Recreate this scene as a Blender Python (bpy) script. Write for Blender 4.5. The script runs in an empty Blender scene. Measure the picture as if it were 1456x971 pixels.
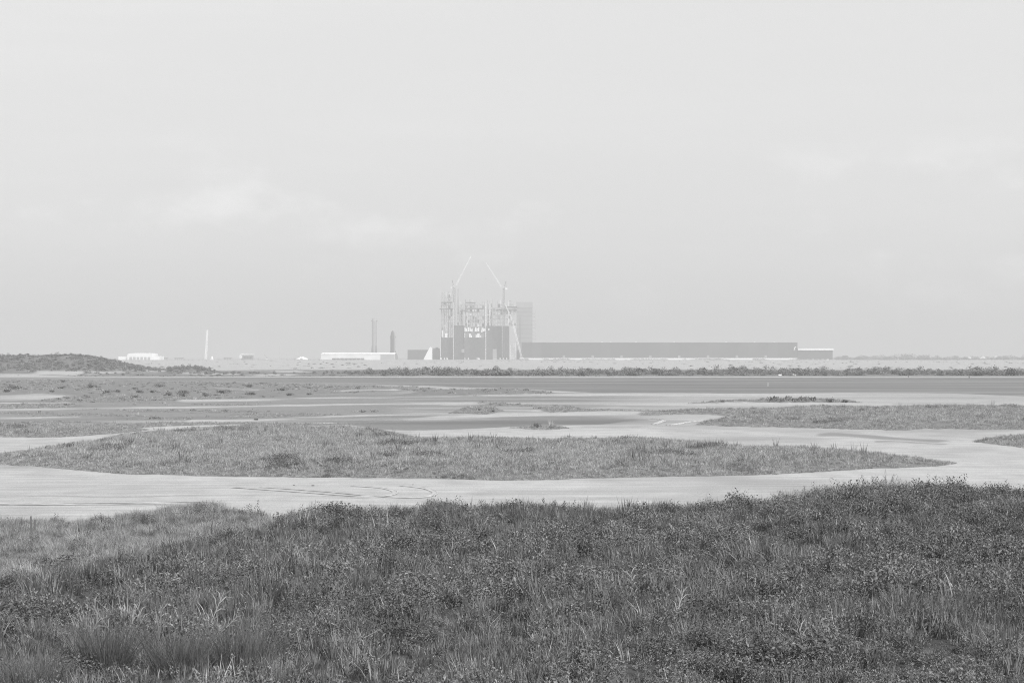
import bpy, math, random
import numpy as np
from mathutils import Vector, Matrix

random.seed(7)
RNG = np.random.default_rng(7)
SC = bpy.context.scene
COL = SC.collection

# ------------------------------------------------------------------ camera, sky, sun, exposure
F, HZ, CAMH = 2900.0, 507.0, 6.0            # focal length in photo pixels, horizon row, eye height above the flats
cam_d = bpy.data.cameras.new("camera")
cam_d.sensor_width = 36.0
cam_d.lens = 36.0 * F / 1456.0
cam_d.shift_y = (HZ - 485.5) / 1456.0
cam_d.clip_start, cam_d.clip_end = 0.5, 60000
cam = bpy.data.objects.new("camera", cam_d)
cam.location = (0, 0, CAMH)
cam.rotation_euler = (math.radians(90), 0, 0)
COL.objects.link(cam)
SC.camera = cam

SUN_EL, SUN_AZ = 48.0, 142.0                # azimuth clockwise from the viewing direction (+Y)
el, az = math.radians(SUN_EL), math.radians(SUN_AZ)
sun_dir = Vector((math.sin(az) * math.cos(el), math.cos(az) * math.cos(el), math.sin(el)))
sun_l = bpy.data.lights.new("sun", 'SUN')
sun_l.energy, sun_l.angle, sun_l.color = 3.9, math.radians(0.6), (1, 1, 1)
sun = bpy.data.objects.new("sun", sun_l)
sun.rotation_euler = sun_dir.to_track_quat('Z', 'Y').to_euler()
sun.location = (300, -200, 400)
COL.objects.link(sun)

world = bpy.data.worlds.new("World")
SC.world = world
world.use_nodes = True
wn, wl = world.node_tree.nodes, world.node_tree.links
wn.clear()
w_out = wn.new('ShaderNodeOutputWorld')
w_bg = wn.new('ShaderNodeBackground')
w_sky = wn.new('ShaderNodeTexSky')
w_sky.sky_type = 'NISHITA'
w_sky.sun_disc = False
w_sky.sun_elevation = el
w_sky.sun_rotation = az
w_sky.air_density, w_sky.dust_density, w_sky.ozone_density = 1.0, 4.0, 1.0
w_bw = wn.new('ShaderNodeRGBToBW')
wl.new(w_sky.outputs[0], w_bw.inputs[0])
# a thin even veil of high cloud with faint cumulus, the same all round the sky
tc = wn.new('ShaderNodeTexCoord')
def sky_noise(scale, loc, lo, hi, det):
    mp = wn.new('ShaderNodeMapping'); mp.inputs['Scale'].default_value = scale; mp.inputs['Location'].default_value = loc
    wl.new(tc.outputs['Generated'], mp.inputs[0])
    nz = wn.new('ShaderNodeTexNoise'); nz.inputs['Scale'].default_value = 1.0; nz.inputs['Detail'].default_value = det; nz.inputs['Roughness'].default_value = 0.55
    wl.new(mp.outputs[0], nz.inputs['Vector'])
    r = wn.new('ShaderNodeMapRange'); r.interpolation_type = 'SMOOTHSTEP'
    r.inputs[1].default_value, r.inputs[2].default_value = lo, hi
    wl.new(nz.outputs[0], r.inputs[0])
    return r.outputs[0]
def wmath(op, x_, y_):
    n_ = wn.new('ShaderNodeMath'); n_.operation = op
    for k_, v_ in ((0, x_), (1, y_)):
        if isinstance(v_, (int, float)): n_.inputs[k_].default_value = v_
        else: wl.new(v_, n_.inputs[k_])
    return n_.outputs[0]
sepz = wn.new('ShaderNodeSeparateXYZ'); wl.new(tc.outputs['Generated'], sepz.inputs[0])
band = wn.new('ShaderNodeMapRange'); band.interpolation_type = 'SMOOTHSTEP'; wl.new(sepz.outputs[2], band.inputs[0])
band.inputs[1].default_value, band.inputs[2].default_value, band.inputs[3].default_value, band.inputs[4].default_value = 0.075, 0.115, 1.0, 0.0
cumulus = wmath('MULTIPLY', sky_noise((13, 13, 24), (20.4, 11.2, 3.92), 0.53, 0.72, 7), band.outputs[0])
cirrus = sky_noise((2.2, 2.2, 22), (0.7, 2.4, 0.9), 0.45, 0.85, 5)
veil_v = wmath('ADD', wmath('MULTIPLY', cumulus, 1.25), wmath('ADD', wmath('MULTIPLY', cirrus, 0.4), 6.05))
mixv = wn.new('ShaderNodeMix'); mixv.data_type = 'FLOAT'
mixv.inputs[0].default_value = 0.82
wl.new(w_bw.outputs[0], mixv.inputs[2]); wl.new(veil_v, mixv.inputs[3])
wl.new(mixv.outputs[0], w_bg.inputs[0])
w_bg.inputs[1].default_value = 0.10
wl.new(w_bg.outputs[0], w_out.inputs[0])

SC.view_settings.view_transform = 'Standard'
SC.view_settings.look = 'None'
SC.view_settings.gamma = 1.0
SC.view_settings.use_curve_mapping = False
SC.view_settings.exposure = 0.60
SC.cycles.max_bounces = 6
SC.cycles.diffuse_bounces = 3
SC.cycles.volume_bounces = 2
SC.cycles.transparent_max_bounces = 8
SC.cycles.use_denoising = True
SC.cycles.filter_width = 1.05
SC.cycles.denoising_prefilter = 'NONE'
HAZE_DENSITY = 3.0e-4

# ------------------------------------------------------------------ helpers
def gx(px, d):
    return (px - 728.0) / F * d
def gz(py, d):
    return CAMH - (py - HZ) / F * d
def gd(py):
    return F * CAMH / (py - HZ)

def tag(o, label=None, cat=None, group=None, kind=None):
    if label: o["label"] = label
    if cat: o["category"] = cat
    if group: o["group"] = group
    if kind: o["kind"] = kind
    return o

def empty(name, loc=(0, 0, 0), rz=0.0):
    o = bpy.data.objects.new(name, None)
    o.location = loc
    o.rotation_euler = (0, 0, rz)
    o.empty_display_size = 0.2
    COL.objects.link(o)
    return o

def link(name, me, parent=None, loc=(0, 0, 0), rz=0.0):
    o = bpy.data.objects.new(name, me)
    o.location = loc
    o.rotation_euler = (0, 0, rz)
    if parent is not None: o.parent = parent
    COL.objects.link(o)
    return o

def copy_tree(o, parent=None):
    c = o.copy(); COL.objects.link(c); c.parent = parent
    for ch in list(o.children):
        copy_tree(ch, c)
    return c

class MB:
    """collects simple shapes into one mesh"""
    def __init__(s):
        s.v, s.f = [], []
    def add(s, vs, fs):
        n = len(s.v)
        s.v.extend([tuple(p) for p in vs]); s.f.extend([tuple(i + n for i in f) for f in fs])
        return s
    def box(s, x0, x1, y0, y1, z0, z1):
        return s.add([(x0,y0,z0),(x1,y0,z0),(x1,y1,z0),(x0,y1,z0),(x0,y0,z1),(x1,y0,z1),(x1,y1,z1),(x0,y1,z1)],
              [(3,2,1,0),(4,5,6,7),(0,1,5,4),(1,2,6,5),(2,3,7,6),(3,0,4,7)])
    def bar(s, p, q, w, w2=None):
        p, q = Vector(p), Vector(q)
        w2 = w if w2 is None else w2
        t = (q - p).normalized()
        a = t.cross(Vector((0, 0, 1)))
        if a.length < 1e-4: a = Vector((1, 0, 0))
        a.normalize(); b = t.cross(a)
        vs = []
        for c, r in ((p, w / 2), (q, w2 / 2)):
            vs += [c + a*r + b*r, c - a*r + b*r, c - a*r - b*r, c + a*r - b*r]
        return s.add(vs, [(3,2,1,0),(4,5,6,7),(0,1,5,4),(1,2,6,5),(2,3,7,6),(3,0,4,7)])
    def lathe(s, prof, n=24, c=(0, 0, 0), a0=0.0, a1=2*math.pi):
        full = abs(a1 - a0 - 2*math.pi) < 1e-6
        m = n if full else n + 1
        vs = []
        for r, z in prof:
            for k in range(m):
                a = a0 + (a1 - a0) * k / n
                vs.append((c[0] + r*math.cos(a), c[1] + r*math.sin(a), c[2] + z))
        fs = []
        for j in range(len(prof) - 1):
            for k in range(n):
                k2 = (k + 1) % m
                fs.append((j*m + k, j*m + k2, (j+1)*m + k2, (j+1)*m + k))
        return s.add(vs, fs)
    def prism(s, poly, y0, y1):
        """poly in (x, z), extruded along y"""
        n = len(poly)
        vs = [(x, y0, z) for x, z in poly] + [(x, y1, z) for x, z in poly]
        fs = [tuple(range(n)), tuple(range(2*n - 1, n - 1, -1))]
        for i in range(n):
            j = (i + 1) % n
            fs.append((i, i + n, j + n, j))
        return s.add(vs, fs)
    def truss(s, p, q, w, n, c=0.3, b=0.18, w2=None):
        """square lattice boom from p to q with n bays"""
        p, q = Vector(p), Vector(q)
        w2 = w if w2 is None else w2
        t = (q - p).normalized()
        a = t.cross(Vector((0, 1, 0)))
        if a.length < 1e-3: a = Vector((1, 0, 0))
        a.normalize(); e = t.cross(a).normalized()
        def pt(i, k):
            f = i / n
            o = p.lerp(q, f); r = (w + (w2 - w) * f) / 2
            sx, sy = ((1, 1), (-1, 1), (-1, -1), (1, -1))[k]
            return o + a*(sx*r) + e*(sy*r)
        for k in range(4):
            s.bar(pt(0, k), pt(n, k), c)
        for i in range(n):
            for k in range(4):
                k2 = (k + 1) % 4
                if i % 2 == 0: s.bar(pt(i, k), pt(i + 1, k2), b)
                else: s.bar(pt(i, k2), pt(i + 1, k), b)
        return s
    def mesh(s, name, mat, smooth=False):
        me = bpy.data.meshes.new(name)
        me.from_pydata([tuple(v) for v in s.v], [], s.f)
        if smooth: me.shade_smooth()
        me.materials.append(mat)
        me.update()
        return me
    def build(s, name, mat, parent=None, loc=(0, 0, 0), rz=0.0, smooth=False):
        return link(name, s.mesh(name, mat, smooth), parent, loc, rz)

# ------------------------------------------------------------------ numpy noise
def _h(ix, iy, seed):
    n = (ix.astype(np.int64) * 374761393 + iy.astype(np.int64) * 668265263 + seed * 1442695041) & 0x7fffffff
    n = ((n ^ (n >> 13)) * 1274126177) & 0x7fffffff
    n = (n ^ (n >> 16)) & 0xffff
    return n / 65535.0
def vnoise(x, y, seed=0):
    x = np.asarray(x, float); y = np.asarray(y, float)
    ix, iy = np.floor(x), np.floor(y)
    fx, fy = x - ix, y - iy
    fx = fx*fx*(3 - 2*fx); fy = fy*fy*(3 - 2*fy)
    a, b = _h(ix, iy, seed), _h(ix + 1, iy, seed)
    c, d = _h(ix, iy + 1, seed), _h(ix + 1, iy + 1, seed)
    return (a*(1 - fx) + b*fx)*(1 - fy) + (c*(1 - fx) + d*fx)*fy
def fbm(x, y, seed=0, oct=4):
    r = 0; amp = 0.5; f = 1.0; t = 0
    for i in range(oct):
        r = r + amp * vnoise(x*f, y*f, seed + i*17); t += amp
        amp *= 0.5; f *= 2.03
    return r / t * 2 - 1
def sst(a, b, x):
    t = np.clip((x - a) / (b - a), 0, 1)
    return t*t*(3 - 2*t)

# ------------------------------------------------------------------ materials (all neutral greys: the picture is black and white)
def new_mat(name):
    m = bpy.data.materials.new(name); m.use_nodes = True
    nt = m.node_tree
    return m, nt, nt.nodes['Principled BSDF']
def g3(v): return (v, v, v, 1)
def solid(name, v, rough=0.7, metal=0.0, var=0.12, scale=0.15, spec=0.4, bump=0.0, stretch=(1, 1, 1)):
    m, nt, b = new_mat(name)
    tcn = nt.nodes.new('ShaderNodeTexCoord'); mpn = nt.nodes.new('ShaderNodeMapping'); mpn.inputs['Scale'].default_value = stretch
    n = nt.nodes.new('ShaderNodeTexNoise'); n.inputs['Scale'].default_value = scale; n.inputs['Detail'].default_value = 5
    r = nt.nodes.new('ShaderNodeMapRange')
    r.inputs[1].default_value, r.inputs[2].default_value = 0.3, 0.7
    r.inputs[3].default_value, r.inputs[4].default_value = v*(1 - var), v*(1 + var)
    nt.links.new(tcn.outputs['Object'], mpn.inputs[0]); nt.links.new(mpn.outputs[0], n.inputs['Vector'])
    nt.links.new(n.outputs[0], r.inputs[0]); nt.links.new(r.outputs[0], b.inputs['Base Color'])
    b.inputs['Roughness'].default_value = rough; b.inputs['Metallic'].default_value = metal
    b.inputs['Specular IOR Level'].default_value = spec
    if bump:
        bp = nt.nodes.new('ShaderNodeBump'); bp.inputs['Strength'].default_value = bump
        nt.links.new(n.outputs[0], bp.inputs['Height']); nt.links.new(bp.outputs[0], b.inputs['Normal'])
    return m
def leaf_mat(name, v, var=0.35, trans=0.25, rough=0.6, spec=0.14):
    """leaf or blade: brightness varies from plant to plant and along it; some light comes through"""
    m, nt, b = new_mat(name)
    oi = nt.nodes.new('ShaderNodeObjectInfo')
    geo = nt.nodes.new('ShaderNodeNewGeometry')
    r1 = nt.nodes.new('ShaderNodeMapRange'); r1.inputs[3].default_value, r1.inputs[4].default_value = 1 - var, 1 + var
    nt.links.new(oi.outputs['Random'], r1.inputs[0])
    r2 = nt.nodes.new('ShaderNodeMapRange'); r2.inputs[3].default_value, r2.inputs[4].default_value = v*(1 - var), v*(1 + var)
    nt.links.new(geo.outputs['Random Per Island'], r2.inputs[0])
    mu = nt.nodes.new('ShaderNodeMath'); mu.operation = 'MULTIPLY'
    nt.links.new(r1.outputs[0], mu.inputs[0]); nt.links.new(r2.outputs[0], mu.inputs[1])
    nt.links.new(mu.outputs[0], b.inputs['Base Color'])
    b.inputs['Roughness'].default_value = rough; b.inputs['Specular IOR Level'].default_value = spec
    tr = nt.nodes.new('ShaderNodeBsdfTranslucent'); nt.links.new(mu.outputs[0], tr.inputs[0])
    mx = nt.nodes.new('ShaderNodeMixShader'); mx.inputs[0].default_value = trans
    out = nt.nodes['Material Output']
    nt.links.new(b.outputs[0], mx.inputs[1]); nt.links.new(tr.outputs[0], mx.inputs[2]); nt.links.new(mx.outputs[0], out.inputs[0])
    return m

M_CLAD = solid('dark_cladding', 0.055, 0.6, var=0.1, scale=0.02)
M_CLADB = solid('dark_cladding_faded', 0.072, 0.6, var=0.15, scale=0.04)
M_CLADC = solid('dark_cladding_fresh', 0.045, 0.6, var=0.15, scale=0.04)
M_CLAD2 = solid('grey_cladding', 0.17, 0.6, var=0.12, scale=0.03)
M_PALE = solid('pale_cladding', 0.34, 0.6, var=0.1, scale=0.05)
M_TOWER = solid('light_cladding', 0.28, 0.6, var=0.1, scale=0.05)
M_WHITE = solid('white_paint', 0.85, 0.5, var=0.04, scale=0.05)
M_WHITE2 = solid('weathered_white', 0.74, 0.6, var=0.1, scale=0.08)
M_STEEL = solid('galvanised_steel', 0.42, 0.5, var=0.25, scale=0.08)
M_DARKSTEEL = solid('dark_steel', 0.10, 0.5, var=0.2, scale=0.1)
M_CONC = solid('concrete', 0.4, 0.85, var=0.1, scale=0.2)
M_SHINY = solid("stainless_steel", 0.38, 0.32, metal=0.45, var=0.08, scale=0.12, stretch=(1, 1, 6))
M_TILE = solid('black_heat_tiles', 0.05, 0.5, var=0.15, scale=0.3)
M_WOOD = solid('weathered_wood', 0.12, 0.85, var=0.3, scale=2.0)
M_BLACK = solid('black_rubber', 0.02, 0.8, var=0.2, scale=2.0)
M_GLASS = solid('dark_glazing', 0.04, 0.15, var=0.1, scale=0.5, spec=0.5)
M_BIRD = solid('dark_plumage', 0.05, 0.7, var=0.3, scale=8.0)
M_TWIG = solid('bare_twigs', 0.10, 0.8, var=0.3, scale=4.0)
M_CACTUS = solid('cactus_pad', 0.13, 0.6, var=0.3, scale=5.0)
M_FLOWER = solid('white_petals', 0.75, 0.7, var=0.1, scale=9.0)
M_GRASS = leaf_mat('dune_grass', 0.145, var=0.5)
M_GRASS2 = leaf_mat('pale_grass', 0.325, var=0.26)
M_STRAW = leaf_mat('dry_straw', 0.34, var=0.3)
M_LEAF = leaf_mat('dune_leaf', 0.165, var=0.36)
M_DARKLEAF = leaf_mat('shrub_leaf', 0.10, var=0.35)
M_MOUND = leaf_mat('mound_leaf', 0.25, var=0.25)
M_SCRUB = leaf_mat('scrub_leaf', 0.20, var=0.22)
M_BROOM = leaf_mat('fine_bush', 0.155, var=0.3)

# ------------------------------------------------------------------ terrain
def PX(*pts): return np.array(pts, float)
VEG = [  # (outline in photo pixels of the flat ground, cover, bump height in m, edge softness in px)
 (PX((-60,646),(0,645),(60,638),(112,633),(140,629),(118,628),(165,620),(200,615),(300,611),(420,610),(500,609),(540,613),(590,622),(620,626),(760,627),(870,629),(960,632),(1060,638),(1130,641),(1200,645),(1280,651),(1340,656),(1364,659.5),(1330,664),(1250,667),(1150,672),(1060,676),(900,681),(700,682),(500,680),(300,677),(150,670),(60,664),(0,661),(-60,656)), 1.0, 0.62, 10),
 (PX((940,586),(975,582),(1050,581),(1150,580),(1250,580),(1350,578),(1470,578),(1700,577),(1700,615),(1456,613),(1350,612),(1200,611),(1100,609),(1040,607),(988,603.5),(1010,597),(1035,592),(1000,589)), 1.0, 0.55, 5),
 (PX((972,574),(1010,571),(1060,570),(1130,569.5),(1190,570),(1228,573),(1150,574.6),(1050,575)), 1.0, 0.35, 2),
 (PX((1384,629),(1420,624),(1470,621),(1620,619),(1620,641),(1456,637),(1420,633)), 1.0, 0.4, 5),
 (PX((-120,606),(60,604),(160,606),(215,609),(160,619),(90,622),(0,623),(-120,625)), 0.95, 0.35, 5),
 (PX((-150,538),(120,540),(300,543),(440,546),(560,549),(640,550),(580,556),(440,561),(380,565),(250,570),(150,572.5),(44,572),(70,567),(112,561.5),(-150,561)), 0.62, 0.12, 3),
 (PX((-150,574.5),(90,574),(130,577.5),(60,581),(-150,582)), 0.7, 0.1, 2),
 (PX((150,585),(215,582),(262,582.5),(255,585),(200,587)), 0.7, 0.1, 1.5),
 (PX((530,552),(640,553),(720,552),(760,555),(832,558.5),(760,562),(640,562.5),(560,562),(600,557)), 0.75, 0.2, 2),
 (PX((655,574),(690,572.5),(760,575),(790,580),(740,577.5),(700,577)), 0.7, 0.15, 2),
 (PX((640,588),(665,580),(690,578),(715,581),(728,586),(690,588.5)), 0.8, 0.25, 2),
 (PX((756,580),(800,576),(850,583),(960,586),(1010,589),(940,590),(860,589),(790,587)), 0.7, 0.15, 2),
 (PX((270,594),(330,592),(420,591),(400,594),(330,596)), 0.6, 0.08, 1.5),
 (PX((120,603),(280,600),(440,600),(520,602),(400,606),(200,610)), 0.75, 0.1, 2),
 (PX((725,610),(760,606),(800,606),(815,608.5),(770,611.5)), 0.8, 0.12, 2),
]
SANDSTRIP = [  # bright dry sand: (centre line, half thickness in px)
 (PX((264,570),(380,568.3),(480,565.5),(600,564.5),(700,563),(860,561),(1000,560)), 1.6),
 (PX((800,559),(1000,561.5),(1200,561)), 2.6),
 (PX((-60,583.5),(0,583),(120,580.2),(300,578.7),(480,575),(670,573)), 1.3),
 (PX((-60,595.5),(0,594.6),(110,592.5)), 0.9),
 (PX((280,598.2),(365,597),(430,593.5),(520,590.5),(600,588)), 1.5),
 (PX((420,601.6),(490,601)), 0.7),
 (PX((590,596),(640,593),(700,591),(770,588.8),(900,588)), 2.2),
 (PX((780,577.5),(880,577),(960,575.5),(1250,574.8)), 1.6),
 (PX((640,575),(690,574.6)), 0.9), (PX((715,583),(770,584)), 1.0),
 (PX((300,552.5),(370,554.5)), 0.8), (PX((490,556),(560,554.5)), 0.9), (PX((540,547.5),(570,548.5),(640,551)), 0.6),
 (PX((-100,567),(0,566.5),(62,564)), 4.2), (PX((0,572.8),(95,572.6)), 0.8),
 (PX((200,610),(330,605)), 1.0), (PX((110,630),(180,622),(215,616.5)), 0.45),
]
WATER = [
 PX((150,539),(300,537.2),(600,536.3),(1000,536.2),(1456,537.2),(1900,537.5),(1900,563),(1456,562),(1350,558.5),(1250,557),(1100,558.3),(960,557.5),(850,557.3),(740,552),(640,548.8),(560,546.2),(430,543),(300,541)),
 PX((480,600.5),(560,598.5),(640,597.5),(720,596),(800,594.5),(860,594),(915,596.5),(850,602.5),(760,604.5),(640,609.5),(580,611),(540,609),(515,605)),
]
DAMP = [  # (centre line, half thickness, strength) darker damp sand
 (PX((1180,619),(1240,621.5),(1330,626)), 2.6, 0.75), (PX((1250,627),(1340,631)), 0.9, 0.6),
 (PX((-50,717),(60,717.5),(280,715)), 0.9, 0.5), (PX((-50,731),(50,731)), 0.8, 0.5), (PX((0,705),(300,703),(520,707)), 0.7, 0.45),
 (PX((700,700),(900,698),(1150,690)), 5.0, 0.25), (PX((860,600),(1000,607),(1200,616)), 4.0, 0.3),
]
def seg_dist(px, py, line):
    best = np.full(px.shape, 1e9)
    for (x0, y0), (x1, y1) in zip(line[:-1], line[1:]):
        dx, dy = (x1 - x0), (y1 - y0)
        sx = 0.12                           # foreshortening: a pixel sideways is far less ground than a pixel in depth
        L = (dx*sx)**2 + dy**2 + 1e-9
        t = np.clip(((px - x0)*sx*dx*sx + (py - y0)*dy) / L, 0, 1)
        best = np.minimum(best, np.hypot((px - x0 - t*dx)*sx, py - y0 - t*dy))
    return best
def inside(px, py, poly):
    r = np.zeros(px.shape, bool)
    n = len(poly)
    for i in range(n):
        x0, y0 = poly[i]; x1, y1 = poly[(i + 1) % n]
        if y0 == y1: continue
        c = ((y0 > py) != (y1 > py)) & (px < (x1 - x0)*(py - y0)/(y1 - y0) + x0)
        r ^= c
    return r
def sdf(px, py, poly):
    d = np.full(px.shape, -1e3)
    m = (px > poly[:,0].min() - 60) & (px < poly[:,0].max() + 60) & (py > poly[:,1].min() - 14) & (py < poly[:,1].max() + 14)
    if m.any():
        a, b = px[m], py[m]
        e = seg_dist(a, b, np.vstack([poly, poly[:1]]))
        d[m] = np.where(inside(a, b, poly), e, -e)
    return d

CREST = PX((-900,32,880),(-300,35,850),(0,40,818),(150,44,794),(250,48,768),(380,53,742),(440,56,729),(540,58,724),(640,58,719),(830,59,720),(960,59,718),(1100,57,709),(1180,56,696),(1250,55,691),(1350,54,691),(1456,53,696),(1800,50,706),(2400,46,720))
EDGE = PX((-900,76),(-200,74),(0,73.5),(150,75),(290,79),(380,75),(440,72),(600,68),(1000,69),(1400,68),(2400,60))
def dune(x, d):
    """height and plant cover of the near dune"""
    dd = np.maximum(d, 6.0)
    px = 728 + x / dd * F
    dc = np.interp(px, CREST[:,0], CREST[:,1]); yt = np.interp(px, CREST[:,0], CREST[:,2])
    zc = CAMH - dc*(yt - HZ)/F - 0.20
    z25 = 1.85 + 0.1*fbm(x/9, d/9, 5, 3)
    t = np.clip((dc - d) / np.maximum(dc - 25, 1), 0, 1)
    zn = zc + (z25 - zc)*(t**1.3)
    zn = np.where(d < 25, z25 + (4.3 - z25)*sst(25, 2, d), zn)
    de = np.interp(px, EDGE[:,0], EDGE[:,1])
    left = sst(470, 330, px)
    s = np.clip((d - dc) / np.maximum(de - dc, 3), 0, 1)
    zb_l = zc*(1 - sst(0, 0.28, s))*0.66 + 0.34*zc*(1 - sst(0, 1, s))
    zb_l = np.where(s < 1e-6, zc, zb_l) + 0.30*np.exp(-((px - 285)/70)**2)*sst(0.3, 0.8, s)*(1 - sst(0.9, 1.15, (d - dc)/np.maximum(de - dc, 3)))
    zb_r = zc*(1 - sst(0, 1, s))
    zb = zb_l*left + zb_r*(1 - left)
    z = np.where(d <= dc, zn, zb)
    amp = 0.10*sst(0, 0.5, 1 - (d - de)/6)*np.where(d < de, 1, 0)
    z = z + amp*fbm(x/3.2, d/3.2, 9, 3)
    cov = sst(1.2, -1.2, d - de + 2.0*fbm(x/2.5, d/2.5, 31, 3))
    near = sst(1.5, -3.0, d - dc + 1.2*fbm(x/2.0, d/2.0, 37, 2))
    return z, cov, near

def terrain(x, d):
    """z, veg, wet, low plant cover at ground point (x, d)"""
    x = np.asarray(x, float); d = np.asarray(d, float)
    dd = np.maximum(d, 12.0)
    wob = 1.0
    px = 728 + x/dd*F; py = HZ + F*CAMH/dd
    # ragged outlines: push the lookup about by world-space noise
    nx = fbm(x/6 + 9, d/9, 3, 4); ny = fbm(x/5, d/14 + 4, 4, 4)
    qx = px + nx*14; qy = py + ny*np.clip((py - 520)*0.035, 0.3, 4.5)
    z = np.zeros_like(x); veg = np.zeros_like(x); wet = np.zeros_like(x)
    # damp flats between the mounds and the water
    mud = sst(553, 560, py)*sst(607, 601, py)
    mud = mud*(0.95 - 0.58*sst(800, 1000, px)) + 0.30*sst(541, 537, py)*sst(200, 320, px)*sst(533, 536, py)
    mud = mud*np.clip(0.72 + 0.9*fbm(x/30, d/7, 21, 5), 0.15, 1.25)
    mud = np.maximum(mud, 0.8*sst(640, 540, px)*sst(530, 536, py)*sst(600, 590, py))
    wet = np.maximum(wet, mud)
    # streaky moisture everywhere on the open sand
    wet = np.maximum(wet, 0.42*sst(0.0, 0.5, fbm(x/9, d/16, 41, 6))*sst(500, 560, py))
    brk = np.clip(0.62 + 1.5*fbm(x/13, d/9, 45, 5), 0.05, 1)
    for line, th, st in DAMP:
        wet = np.maximum(wet, st*sst(1.25, 0.5, seg_dist(px, qy, line)/th))
    for line, th in SANDSTRIP:
        k = sst(1.3, 0.6, seg_dist(qx, py + ny*0.8, line)/th)*brk
        wet = wet*(1 - k)
    for poly, cov, hgt, soft in VEG:
        s = sdf(qx, qy, poly)
        k = sst(-0.4, 0.5, s)*cov
        veg = np.maximum(veg, k)
        z = np.maximum(z, hgt*sst(-0.3, soft, s)*(0.8 + 0.35*fbm(x/5, d/7, 51, 3)))
    zone = sst(568, 574, py)*sst(605, 600, py)*sst(640, 420, px)
    veg = np.maximum(veg, 0.75*zone*sst(0.02, 0.3, fbm(x/11, d/9, 57, 5)))
    # strips of sand cut the thin plant cover too
    for line, th in SANDSTRIP:
        k = sst(1.2, 0.6, seg_dist(qx, py + ny*0.8, line)/th)*brk
        veg = veg*(1 - k)
    wz = np.zeros_like(x)
    for poly in WATER:
        s = sdf(qx, py + ny*0.5, poly)
        wz = np.maximum(wz, sst(-1.0, 1.2, s))
        wet = np.maximum(wet, 0.9*sst(-2.0, -0.2, s))
    z = z + 0.02*fbm(x/4, d/4, 61, 3)*(1 - wz) - 0.25*wz
    # far bank with scrub, then pale flats
    far = sst(632, 668, d)
    z = z + far*(0.35 + 0.25*fbm(x/40, d/40, 71, 3))
    belt = sst(536, 534.5, py)*sst(525.5, 528, py)
    veg = np.maximum(veg, belt*0.8*sst(-0.35, 0.1, fbm(x/25, d/25, 73, 3) + 0.6*sst(300, 560, px)))
    wet = np.where(py < 536.2, np.where(py > 534.6, 0, wet*0.2), wet)
    veg = np.maximum(veg, 0.55*sst(2700, 3100, d)*sst(0.0, 0.3, fbm(x/70, d/160, 77, 3)))
    z = z + sst(2700, 3200, d)*sst(3640, 3400, d)*0.9*np.clip(fbm(x/45, d/120, 79, 3) + 0.1, 0, 1)
    # scrub-covered dunes far on the left
    hl = 6.1*sst(246, 120, px)*np.exp(-((d - 800)/75)**2)*(0.86 + 0.22*fbm(x/22, d/40, 81, 3))*(1 - 0.13*sst(100, 200, px))
    h2 = 1.7*np.exp(-((px - 268)/34)**2)*np.exp(-((d - 745)/45)**2)
    z = z + hl + h2
    hv = np.maximum(sst(0.4, 1.2, hl), sst(0.3, 0.8, h2))
    veg = np.maximum(veg, hv)
    # the near dune
    m = d < 95
    if m.any():
        zd, cv, near = dune(x[m], d[m])
        z[m] = np.maximum(z[m], zd + z[m]*0.2) if False else z[m] + np.where(d[m] < 86, np.maximum(zd, 0), 0)
        veg[m] = np.maximum(veg[m], cv)
    return z, np.clip(veg, 0, 1), np.clip(wet, 0, 1)

def build_terrain():
    rows = list(np.arange(-18, 22, 1.0)) + list(np.arange(22, 78, 0.35))
    y = HZ + F*CAMH/78.0
    while y > 521.5:
        rows.append(F*CAMH/(y - HZ)); y -= 0.75 if y > 540 else 0.4
    rows += list(np.geomspace(rows[-1]*1.03, 9000, 46))
    rows = np.array(rows)
    NC = 780
    u = np.linspace(-0.46, 0.46, NC)
    D, U = np.meshgrid(rows, u, indexing='ij')
    X = U*(D + 22.0)
    z, veg, wet = terrain(X.ravel(), D.ravel())
    nv = X.size
    co = np.empty((nv, 3), np.float32)
    co[:,0], co[:,1], co[:,2] = X.ravel(), D.ravel(), z
    R = len(rows)
    i = (np.arange(R - 1)[:,None]*NC + np.arange(NC - 1)[None,:]).ravel()
    quads = np.stack([i, i + 1, i + NC + 1, i + NC], 1).astype(np.int32)
    me = bpy.data.meshes.new('terrain')
    me.vertices.add(nv); me.vertices.foreach_set('co', co.ravel())
    nf = len(quads)
    me.loops.add(nf*4); me.loops.foreach_set('vertex_index', quads.ravel())
    me.polygons.add(nf)
    me.polygons.foreach_set('loop_start', np.arange(0, nf*4, 4, dtype=np.int32))
    me.polygons.foreach_set('loop_total', np.full(nf, 4, np.int32))
    me.update(calc_edges=True)
    me.shade_smooth()
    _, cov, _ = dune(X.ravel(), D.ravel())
    shade_cov = np.where(D.ravel() < 86, cov, 0.0)
    for nme, arr in (('veg', veg), ('wet', wet), ('soil_shade', shade_cov)):
        a = me.attributes.new(nme, 'FLOAT', 'POINT'); a.data.foreach_set('value', arr.astype(np.float32))
    return me

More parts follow.
